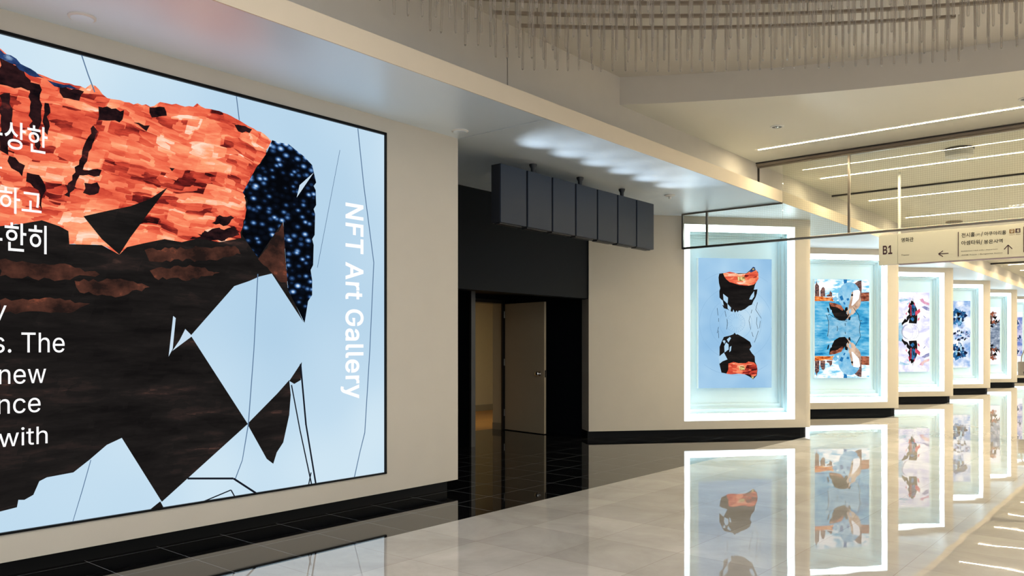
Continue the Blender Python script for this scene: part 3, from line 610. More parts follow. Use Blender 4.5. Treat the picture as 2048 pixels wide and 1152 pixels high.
LETTERS = {'NFT Art Gallery': '44,-16 44,525 145,525 357,191 362,182 369,171 377,159 384,145 393,130 402,114 411,97 419,80 436,43 391,35 387,71 386,89 385,107 384,125 383,141 383,157 383,195 383,525 479,525 479,-16 378,-16 189,282 164,322 155,338 145,355 134,373 85,463 134,472 138,384 140,328 141,291 141,-16 597,-16 597,525 938,525 938,436 694,436 694,294 916,294 916,205 694,205 694,-16 1009,436 1009,525 1426,525 1426,436 1266,436 1266,-16 1170,-16 1170,436 1685,-15 1880,525 1977,525 2174,-15 2074,-16 1962,297 1955,318 1947,341 1939,367 1929,398 1919,433 1901,494 1955,494 1938,433 1928,397 1918,366 1909,340 1902,317 1895,297 1786,-16 1784,126 1784,215 2076,215 2076,126 2236,-16 2236,395 2327,395 2327,337 2305,337 2310,347 2325,366 2343,381 2364,392 2388,399 2412,401 2429,400 2459,399 2459,304 2427,308 2421,309 2414,310 2407,310 2392,309 2378,305 2366,300 2355,294 2346,285 2339,275 2334,264 2330,251 2329,236 2329,-16 2708,395 2708,311 2479,311 2479,395 2538,487 2631,487 2631,98 2632,85 2634,77 2637,72 2641,69 2648,67 2659,66 2672,67 2703,72 2720,-10 2699,-16 2691,-17 2682,-19 2674,-19 2665,-20 2656,-20 2623,-17 2594,-7 2570,10 2551,33 2541,61 2538,92 3232,-23 3186,-19 3144,-8 3105,11 3070,38 3042,70 3019,108 3002,152 2991,201 2988,254 2991,307 3002,356 3019,400 3042,439 3070,471 3104,497 3142,516 3184,528 3228,532 3257,530 3284,526 3309,519 3334,509 3356,497 3377,482 3396,465 3412,446 3427,425 3438,402 3448,377 3458,333 3361,333 3351,358 3345,372 3338,384 3329,395 3320,405 3310,414 3299,422 3287,428 3274,433 3260,437 3245,439 3229,440 3203,437 3178,430 3156,419 3135,403 3118,382 3103,357 3092,327 3086,293 3083,254 3086,215 3092,181 3103,152 3118,127 3136,106 3157,90 3180,78 3205,71 3233,69 3258,71 3280,76 3301,85 3319,97 3334,113 3346,131 3355,152 3361,176 3364,221 3401,215 3230,183 3230,272 3458,272 3458,199 3455,157 3445,118 3429,83 3407,52 3380,26 3348,5 3313,-11 3274,-20 3674,-25 3649,-23 3625,-18 3602,-10 3581,2 3563,17 3548,36 3537,57 3531,82 3528,108 3530,131 3535,151 3544,169 3555,184 3568,197 3584,207 3600,215 3618,221 3636,226 3654,230 3672,233 3690,236 3746,243 3758,244 3766,247 3771,249 3772,250 3773,251 3774,256 3774,256 3773,269 3770,280 3767,289 3762,296 3755,302 3747,308 3737,311 3724,314 3710,315 3694,314 3681,312 3670,308 3659,302 3651,296 3643,290 3637,282 3633,275 3623,255 3533,281 3551,321 3565,341 3582,358 3601,372 3621,383 3642,391 3664,396 3686,399 3708,400 3723,400 3739,398 3757,395 3774,390 3792,383 3809,374 3825,362 3839,346 3851,328 3860,306 3865,280 3867,252 3867,-16 3775,-16 3775,36 3796,36 3795,34 3787,24 3777,13 3765,3 3751,-6 3735,-14 3717,-20 3696,-23 3684,61 3704,63 3720,67 3734,73 3746,81 3756,90 3764,101 3769,113 3772,125 3774,139 3779,167 3795,173 3787,170 3778,167 3769,164 3759,162 3748,160 3717,155 3692,152 3678,150 3666,147 3654,144 3644,139 3636,134 3630,129 3626,123 3623,115 3622,105 3623,96 3625,88 3629,82 3634,76 3641,71 3650,67 3660,64 3672,62 4072,-18 4042,-16 4016,-7 3996,9 3981,30 3973,55 3970,84 3970,525 4063,525 4063,99 4064,85 4065,76 4067,71 4068,70 4072,69 4080,68 4092,69 4115,73 4133,-10 4097,-17 4089,-18 4081,-18 4291,-18 4262,-16 4236,-7 4215,9 4200,30 4192,55 4189,84 4189,525 4282,525 4282,99 4283,85 4284,76 4286,71 4287,70 4291,69 4299,68 4311,69 4335,73 4352,-10 4317,-17 4308,-18 4300,-18 4583,-24 4546,-21 4511,-12 4480,3 4453,23 4431,48 4413,78 4400,111 4392,147 4390,187 4392,226 4400,263 4412,297 4430,327 4452,352 4478,373 4508,388 4541,397 4577,400 4599,399 4621,395 4643,389 4664,380 4684,368 4702,352 4718,334 4732,312 4744,288 4752,259 4757,228 4759,194 4759,153 4430,153 4430,237 4734,228 4670,179 4664,224 4660,244 4655,262 4647,278 4637,290 4625,301 4611,308 4595,313 4577,314 4558,312 4541,308 4527,300 4514,290 4504,277 4495,263 4489,246 4485,229 4484,210 4484,178 4485,153 4489,132 4496,113 4506,98 4517,85 4531,75 4546,68 4564,64 4584,62 4597,63 4609,65 4620,68 4629,72 4638,77 4646,84 4652,92 4658,101 4668,124 4758,102 4744,65 4733,46 4718,28 4701,13 4682,0 4660,-10 4636,-18 4611,-23 4842,-16 4842,395 4933,395 4933,337 4911,337 4916,347 4931,366 4949,381 4970,392 4994,399 5018,401 5035,400 5065,399 5065,304 5033,308 5027,309 5020,310 5013,310 4998,309 4984,305 4972,300 4961,294 4952,285 4945,275 4940,264 4936,251 4935,236 4935,-16 5123,-149 5144,-67 5169,-72 5179,-73 5188,-74 5195,-73 5202,-71 5207,-68 5213,-63 5219,-55 5225,-45 5230,-30 5240,-2 5091,394 5190,395 5275,160 5283,137 5290,114 5297,91 5303,69 5309,47 5321,6 5258,5 5269,47 5275,69 5282,91 5288,114 5296,137 5304,160 5389,395 5487,394 5314,-64 5305,-84 5295,-102 5283,-117 5271,-131 5256,-142 5240,-150 5223,-156 5205,-160 5186,-161 5176,-161 5166,-160 5156,-159 5149,-157 5142,-155 383,147 139,365 1929,400 1867,215 1991,215 2023,126 1836,126 2327,368 2631,395 2631,311 2538,311 2538,395 3363,208 3775,11 3780,167 4663,230 4486,235 4485,153 4933,368 5289,117|1,0,30 29,30,33 30,29,32 32,31,30 0,35,34 30,0,34 33,30,34 29,33,537 32,29,537 28,27,32 30,31,2 1,30,2 6,5,17 17,18,6 13,11,14 15,14,11 11,10,15 16,15,10 10,9,16 13,14,24 17,5,16 16,9,17 9,8,17 18,17,8 8,7,18 18,7,536 536,7,19 7,8,19 20,19,8 8,9,20 4,3,16 16,5,4 27,26,32 45,44,36 53,47,46 40,39,38 41,44,43 43,42,41 37,41,40 40,38,37 49,48,50 74,54,73 54,74,75 54,75,55 64,68,538 68,64,69 70,69,64 70,64,55 65,55,64 542,539,74 72,71,75 71,70,75 70,55,75 51,50,52 53,52,50 50,48,53 47,53,48 23,12,24 13,24,12 11,13,12 9,10,20 21,20,22 79,82,83 57,77,58 60,59,76 56,66,67 96,95,87 95,88,87 97,96,86 96,87,86 100,99,81 99,98,81 98,97,81 85,81,97 97,86,85 105,104,78 103,102,82 102,101,82 101,100,82 100,81,82 83,82,81 84,83,81 84,81,543 83,84,80 79,83,80 92,89,93 94,93,89 91,90,92 89,92,90 545,546,112 126,118,127 117,127,118 119,125,124 124,123,119 120,122,121 119,123,122 122,120,119 118,126,125 125,119,118 127,117,128 117,116,128 129,128,116 116,115,129 130,129,115 131,130,115 115,114,131 132,131,114 114,113,132 133,132,113 112,133,113 544,547,545 111,110,544 88,95,94 94,89,88 540,541,77 62,67,63 64,538,67 67,66,64 65,64,66 55,65,66 66,56,55 142,141,188 188,187,142 143,142,187 187,186,143 186,185,143 144,143,185 185,184,144 145,144,184 178,151,179 135,193,136 192,136,193 150,180,179 179,151,150 136,192,137 191,137,192 149,181,180 180,150,149 137,191,138 139,138,191 191,190,139 140,139,190 190,189,140 141,140,189 188,141,189 145,184,183 146,145,183 183,182,146 147,146,182 182,181,147 148,147,181 181,149,148 134,195,194 152,177,176 196,217,197 174,154,175 153,175,154 217,196,134 195,134,196 175,153,176 152,176,153 198,216,215 199,198,215 197,217,216 216,198,197 171,157,172 157,156,172 173,172,156 156,155,173 174,173,155 154,174,155 134,194,135 193,135,194 177,152,178 151,178,152 204,548,205 205,203,210 210,209,205 209,208,205 335,334,219 219,334,220 334,333,220 221,220,333 333,332,221 323,322,234 235,234,322 322,321,235 236,235,321 321,320,236 320,237,236 261,260,270 271,270,260 260,259,271 259,272,271 221,332,222 332,331,222 223,222,331 331,330,223 224,223,330 330,329,224 225,224,329 329,328,225 226,225,328 328,327,226 227,226,327 327,326,227 228,227,326 229,228,326 326,325,229 230,229,325 231,230,325 325,324,231 232,231,324 233,232,324 324,323,233 323,234,233 267,266,265 265,264,267 264,263,267 268,267,263 263,262,268 269,268,262 262,261,269 261,270,269 199,215,214 200,199,214 214,213,200 213,212,200 201,200,212 212,211,201 202,201,211 211,210,202 210,203,202 548,204,206 207,206,204 204,205,208 164,163,165 166,165,163 163,162,166 167,166,162 162,161,167 168,167,161 161,160,168 169,168,160 160,159,169 170,169,159 159,158,170 171,170,158 157,171,158 238,319,318 318,239,238 301,299,298 275,257,256 300,218,299 299,301,300 239,318,317 257,275,274 254,277,255 276,255,277 316,315,240 277,254,278 301,298,297 302,301,297 297,296,302 316,240,317 239,317,240 255,276,256 275,256,276 290,294,293 293,292,290 312,311,550 292,293,288 288,291,292 290,292,291 288,293,289 293,294,289 294,290,549 307,306,291 308,307,291 309,308,311 311,312,309 312,310,309 243,242,311 244,243,311 248,247,286 286,285,248 249,248,285 285,284,249 250,249,284 284,283,250 295,290,296 302,296,290 303,302,290 304,303,290 305,304,290 290,291,305 291,306,305 240,315,314 241,240,314 314,313,241 250,283,251 283,282,251 282,281,251 252,251,281 281,280,252 253,252,280 280,279,253 254,253,279 278,254,279 336,350,337 350,349,337 338,337,349 349,348,338 339,338,348 340,339,348 348,347,340 341,340,347 347,346,341 342,341,346 346,345,342 345,344,343 351,357,356 356,352,351 352,356,355 355,354,352 354,353,352 363,368,364 368,367,364 357,351,336 350,336,351 373,358,379 379,378,373 358,373,372 374,377,376 376,375,374 377,374,378 373,378,374 412,386,436 436,435,412 434,433,412 413,412,433 433,432,413 431,430,413 392,413,430 393,392,430 386,412,387 388,387,412 389,388,412 412,413,389 390,389,413 391,390,413 413,392,391 358,372,359 372,371,359 360,359,371 371,370,360 361,360,370 362,361,370 370,369,362 363,362,369 368,363,369 364,367,365 308,291,311 244,311,287 245,244,287 246,245,287 247,246,287 286,247,287 442,441,381 397,426,425 425,398,397 381,441,382 441,440,382 396,427,426 426,397,396 461,445,444 461,444,380 443,380,444 424,423,399 400,422,401 445,461,460 460,446,445 422,400,423 399,423,400 442,381,380 380,443,442 398,425,424 424,399,398 457,456,449 450,449,456 409,408,414 407,414,408 467,466,465 465,468,467 468,464,467 466,467,463 467,464,463 409,414,410 450,456,455 451,450,455 455,454,451 452,451,454 454,453,452 434,412,553 411,410,415 410,414,415 416,415,414 414,407,417 418,417,407 407,406,418 419,418,406 405,419,406 446,460,459 447,446,459 459,458,447 448,447,458 458,457,448 457,449,448 419,405,420 405,404,420 404,403,420 421,420,403 403,402,421 422,421,402 401,422,402 478,472,479 470,481,480 471,470,480 480,479,471 479,472,471 481,470,469 477,476,473 476,475,474 473,476,474 530,494,531 494,493,531 531,493,532 533,532,493 493,492,533 534,533,492 534,492,535 492,491,535 490,535,491 477,473,478 472,478,473 495,529,528 496,495,528 502,501,512 512,513,502 496,528,527 497,496,527 527,526,497 526,525,497 498,497,525 507,516,515 506,515,516 516,507,555 508,509,518 520,511,521 511,520,510 518,509,510 510,520,518 520,519,518 509,508,514 515,514,508 507,515,508 517,507,508 508,518,517 498,525,524 499,498,524 524,523,499 523,522,499 500,499,522 522,521,500 501,500,521 512,501,521 521,511,512 511,510,512 513,512,510 510,509,513 509,514,513 502,513,514 505,502,514 514,515,505 515,506,505 494,530,529 529,495,494 505,504,503 489,488,462 487,486,466 486,485,466 485,484,466 465,466,484 484,483,465 483,482,465 482,481,465 481,469,465 468,465,554 382,440,383 440,439,383 384,383,439 439,438,384 385,384,438 438,437,385 386,385,437 436,386,437 415,416,434 433,434,416 432,433,416 393,430,429 394,393,429 429,428,394 395,394,428 428,427,395 427,396,395 335,219,218 218,300,335 237,320,319 319,238,237 272,259,258 273,272,258 258,257,273 257,274,273 2,31,3 26,25,3 3,31,26 31,32,26 6,18,536 44,41,36 12,23,11 23,22,11 22,20,11 10,11,20 24,14,25 14,15,25 15,16,25 3,25,16 28,32,537 41,37,36 78,104,79 104,103,82 82,79,104 76,77,57 57,56,76 61,60,76 76,56,61 67,62,61 61,56,67 63,67,538 539,542,540 72,75,539 75,74,539 76,59,540 77,76,540 58,77,541 541,540,542 74,73,542 81,85,543 80,84,543 107,106,544 545,107,544 133,112,546 109,108,546 547,109,546 546,545,547 547,544,110 203,205,548 207,204,208 287,311,288 291,288,311 290,295,549 289,294,549 311,242,241 550,311,313 241,313,311 310,312,550 342,345,343 366,365,367 412,435,553 414,417,551 416,414,551 413,432,552 431,413,552 432,416,551 551,552,432 411,415,553 415,434,553 488,487,466 463,462,488 466,463,488 465,469,554 464,468,554 502,505,503 507,517,555 506,516,555',
    'y': '47,-139 61,-86 71,-87 83,-89 94,-90 104,-89 113,-86 122,-81 130,-74 138,-64 145,-51 151,-36 163,-1 17,379 84,379 165,155 173,132 180,109 187,87 193,64 199,42 206,21 184,21 190,42 196,64 202,87 209,110 216,132 224,155 305,379 371,379 204,-58 196,-77 187,-93 177,-107 165,-119 153,-128 139,-136 125,-141 109,-144 91,-145 82,-145 73,-144 65,-143 57,-142 52,-140 195,58|45,44,1 45,1,0 41,3,42 43,42,3 2,43,3 43,2,44 1,44,2 4,40,39 5,4,39 5,39,38 6,5,38 38,37,6 7,6,37 40,4,41 3,41,4 22,23,12 23,18,12 18,17,12 16,12,17 46,20,24 20,25,24 26,21,27 29,28,30 30,28,21 27,21,28 30,21,31 25,20,21 21,26,25 31,21,12 22,12,21 21,20,22 23,22,20 20,46,23 18,23,19 7,37,36 36,35,7 8,7,35 35,34,8 9,8,34 34,33,9 10,9,33 33,32,10 32,31,10 11,10,31 31,12,11 16,15,12 14,13,15 15,13,12 19,23,46',
    's. The': '182,-8 157,-7 133,-3 112,3 93,12 76,24 62,38 50,54 41,73 36,94 94,107 101,87 111,72 124,60 141,52 160,47 181,45 206,47 227,53 244,62 258,74 265,88 268,103 266,115 262,126 254,136 243,144 229,150 212,155 149,170 118,180 92,192 72,208 58,227 50,249 47,274 49,295 55,314 65,332 79,347 95,360 115,370 137,378 161,383 187,384 212,383 234,379 254,372 271,363 286,352 299,339 309,324 318,308 324,290 268,277 262,291 254,304 243,316 228,325 210,331 187,333 166,331 147,326 131,317 119,305 111,292 109,277 110,264 115,253 124,243 136,235 152,229 172,223 229,209 261,200 287,187 306,171 320,153 328,131 331,107 329,85 323,65 312,47 298,31 281,18 260,6 236,-2 210,-7 460,-4 448,-3 438,1 428,9 420,18 416,29 414,41 416,53 420,64 428,73 438,81 448,85 460,87 472,85 483,81 493,73 500,64 504,53 506,41 504,29 500,18 493,9 483,1 472,-3 772,452 772,509 1157,509 1157,452 997,452 997,0 933,0 933,452 1303,227 1303,0 1242,0 1242,509 1303,509 1303,287 1292,287 1305,319 1321,344 1341,362 1364,374 1389,382 1417,384 1441,383 1464,377 1484,369 1502,356 1518,340 1530,321 1539,298 1544,271 1546,240 1546,0 1485,0 1485,235 1483,263 1475,286 1462,304 1445,318 1424,326 1399,329 1382,328 1365,324 1350,317 1336,308 1325,297 1315,283 1308,266 1304,248 1811,-8 1776,-5 1744,3 1716,16 1692,35 1671,58 1655,85 1643,116 1636,150 1633,187 1636,224 1643,258 1654,290 1671,317 1690,340 1714,359 1741,373 1771,382 1804,384 1825,383 1845,380 1865,374 1884,366 1902,355 1918,341 1933,324 1946,305 1956,282 1964,256 1969,227 1970,194 1970,169 1674,169 1674,221 1937,221 1909,202 1908,226 1904,248 1897,269 1888,286 1876,301 1862,314 1845,323 1826,328 1804,330 1783,328 1763,323 1745,313 1730,301 1718,286 1708,270 1701,251 1697,231 1695,211 1695,178 1697,151 1702,127 1710,106 1721,88 1734,73 1750,61 1769,53 1789,48 1812,46 1826,47 1840,49 1853,53 1865,58 1875,65 1885,73 1893,82 1899,93 1905,105 1964,91 1957,72 1947,55 1934,39 1919,26 1901,14 1882,4 1860,-3 1836,-7 1303,314 1908,221 1696,221 1696,169|64,63,40 63,41,40 3,13,4 5,4,13 13,12,5 6,5,12 12,11,6 7,6,11 8,7,11 11,10,8 9,8,10 32,31,69 69,68,32 33,32,68 68,67,33 34,33,67 35,34,67 67,66,35 36,35,66 66,65,36 37,36,65 38,37,65 65,64,38 39,38,64 64,40,39 0,16,1 15,1,16 1,15,2 14,2,15 71,29,72 42,62,61 61,43,42 60,59,45 17,87,86 18,17,86 27,73,28 58,46,59 45,59,46 16,0,87 87,17,16 72,29,28 28,73,72 43,61,60 44,43,60 60,45,44 2,14,3 13,3,14 29,71,30 71,70,30 31,30,70 69,31,70 41,63,62 62,42,41 20,84,83 83,82,20 21,20,82 82,81,21 81,80,21 22,21,80 80,79,22 23,22,79 79,78,23 78,77,23 24,23,77 77,76,24 25,24,76 76,75,25 53,52,54 55,54,52 52,51,55 56,55,51 51,50,56 49,56,50 96,95,97 89,88,90 91,90,88 97,91,88 88,100,97 98,97,100 100,99,98 107,106,108 109,108,106 106,105,103 105,104,103 113,112,119 115,114,116 119,118,117 117,116,119 116,114,119 113,119,114 111,110,109 88,111,109 109,106,88 100,88,106 106,103,100 101,100,103 102,101,103 94,93,92 92,91,94 91,97,94 97,95,94 18,86,85 19,18,85 85,84,19 84,20,19 25,75,26 75,74,26 27,26,74 73,27,74 56,49,57 49,48,57 58,57,48 48,47,58 46,58,47 121,120,122 155,154,127 154,128,127 126,120,158 158,157,126 125,126,157 157,156,125 156,155,125 155,127,125 124,123,126 131,151,150 150,132,131 130,152,151 151,131,130 133,149,148 148,147,135 135,134,148 133,148,134 132,150,149 149,133,132 128,154,153 129,128,153 153,152,129 152,130,129 144,143,142 144,142,141 165,164,216 216,215,165 213,212,191 192,191,212 194,193,242 211,210,192 165,215,166 215,214,166 214,191,166 167,166,191 168,167,191 191,192,168 169,168,192 170,169,192 192,210,170 171,170,210 210,209,171 209,172,171 144,141,145 141,140,145 140,139,145 146,145,139 139,138,146 138,137,146 147,146,137 137,136,147 135,147,136 160,220,161 219,161,220 204,176,205 161,219,162 218,162,219 174,207,206 175,174,206 206,205,175 205,176,175 159,222,221 202,178,203 177,203,178 223,240,224 224,240,239 239,225,224 240,223,159 222,159,223 201,179,202 178,202,179 159,221,160 220,160,221 203,177,204 176,204,177 226,238,237 227,226,237 190,189,194 193,194,189 189,188,193 188,187,193 227,237,236 228,227,236 236,235,228 229,228,235 235,234,229 230,229,234 234,233,230 231,230,233 233,232,231 190,194,213 195,193,196 193,187,196 187,186,196 197,196,186 186,185,197 198,197,185 185,184,198 199,198,184 184,183,199 182,199,183 225,239,238 238,226,225 199,182,200 182,181,200 201,200,181 181,180,201 179,201,180 162,218,163 218,217,163 164,163,217 216,164,217 212,213,194 172,209,208 173,172,208 208,207,173 207,174,173 122,120,126 123,122,126 125,127,241 126,125,241 124,126,241 191,214,244 213,191,244 211,192,243 193,195,242 192,212,243 212,194,242 212,242,243 190,213,244',
    'new': '114,227 114,0 53,0 53,379 112,379 112,287 102,287 116,319 132,344 152,362 175,374 200,382 227,384 252,383 275,377 295,369 313,356 328,340 341,321 350,298 355,271 357,240 357,0 296,0 296,235 293,263 286,286 273,304 256,318 235,326 210,329 192,328 176,324 161,317 147,308 136,297 126,283 119,266 115,248 622,-8 587,-5 555,3 527,16 502,35 482,58 465,85 453,116 446,150 444,187 446,224 453,258 465,290 481,317 501,340 525,359 552,373 582,382 615,384 635,383 656,380 675,374 695,366 712,355 729,341 744,324 756,305 767,282 775,256 779,227 781,194 781,169 484,169 484,221 748,221 719,202 718,226 714,248 707,269 698,286 686,301 672,314 656,323 636,328 615,330 593,328 573,323 556,313 541,301 529,286 519,270 511,251 507,231 506,211 506,178 507,151 512,127 520,106 531,88 545,73 561,61 579,53 600,48 622,46 637,47 651,49 663,53 675,58 686,65 695,73 703,82 710,93 715,105 775,91 768,72 758,55 745,39 729,26 712,14 692,4 670,-3 647,-7 951,0 836,379 901,379 947,214 954,190 960,164 967,137 975,107 982,75 989,41 978,41 985,74 992,105 999,135 1006,163 1013,189 1020,214 1066,379 1130,379 1175,214 1182,189 1188,163 1195,136 1202,106 1209,75 1216,41 1205,41 1212,75 1219,106 1227,135 1234,163 1240,189 1247,214 1294,379 1358,379 1243,0 1182,0 1132,172 1118,225 1113,243 1109,262 1104,280 1090,338 1104,338 1090,280 1076,225 1071,207 1066,189 1061,172 1012,0 112,310 718,221 506,221 506,169 984,66 1211,67 1097,309|1,0,2 3,2,0 6,3,0 0,38,6 38,37,6 5,6,37 3,6,4 11,31,30 10,32,31 31,11,10 8,34,33 9,8,33 33,32,9 32,10,9 5,37,36 36,35,5 7,5,35 35,34,7 34,8,7 28,13,29 12,29,13 28,27,15 15,14,28 13,28,14 24,22,21 22,24,23 24,21,25 21,20,25 20,19,25 26,25,19 19,18,26 18,17,26 27,26,17 17,16,27 15,27,16 29,12,30 11,30,12 45,44,96 96,95,45 46,45,95 95,94,46 71,46,94 93,92,71 72,71,92 74,73,172 91,90,72 50,72,90 51,50,90 90,89,51 52,51,89 89,88,52 53,52,88 40,100,41 100,99,41 86,85,55 85,56,55 83,57,84 103,120,104 120,103,39 103,102,39 101,39,102 82,58,83 57,83,58 39,101,40 100,40,101 56,85,84 84,57,56 41,99,42 99,98,42 43,42,98 98,97,43 44,43,97 96,44,97 53,88,87 54,53,87 87,86,54 86,55,54 46,71,47 48,47,71 71,72,48 49,48,72 72,50,49 105,119,118 118,106,105 59,81,60 106,118,117 107,106,117 80,79,62 62,61,80 81,80,61 60,81,61 70,69,74 73,74,69 69,68,73 67,73,68 107,117,116 108,107,116 116,115,108 109,108,115 115,114,109 110,109,114 114,113,110 111,110,113 113,112,111 70,74,93 76,75,73 73,67,76 67,66,76 77,76,66 66,65,77 78,77,65 65,64,78 79,78,64 64,63,79 62,79,63 131,130,175 130,131,170 132,130,170 170,133,132 168,167,137 164,163,177 137,167,166 166,165,137 165,163,137 138,137,163 163,164,138 133,170,169 134,133,169 135,134,169 136,135,169 169,168,136 168,137,136 158,140,159 160,159,140 147,144,157 157,144,158 144,143,158 143,142,158 142,141,158 140,158,141 152,151,156 154,153,155 152,156,155 155,153,152 148,146,156 149,148,156 150,149,156 156,151,150 156,146,157 147,157,146 147,146,176 144,147,145 160,140,161 162,161,140 140,139,162 164,162,139 138,164,139 170,131,121 131,129,121 129,128,121 121,128,127 104,120,119 119,105,104 92,93,74 81,59,82 58,82,59 5,7,171 6,5,171 4,6,171 71,94,174 93,71,174 91,72,173 73,75,172 72,92,173 92,74,172 92,172,173 70,93,174 124,123,122 122,121,125 126,125,121 127,126,121 125,124,122 130,132,175 129,131,175 146,148,176 145,147,176 163,165,177 162,164,177',
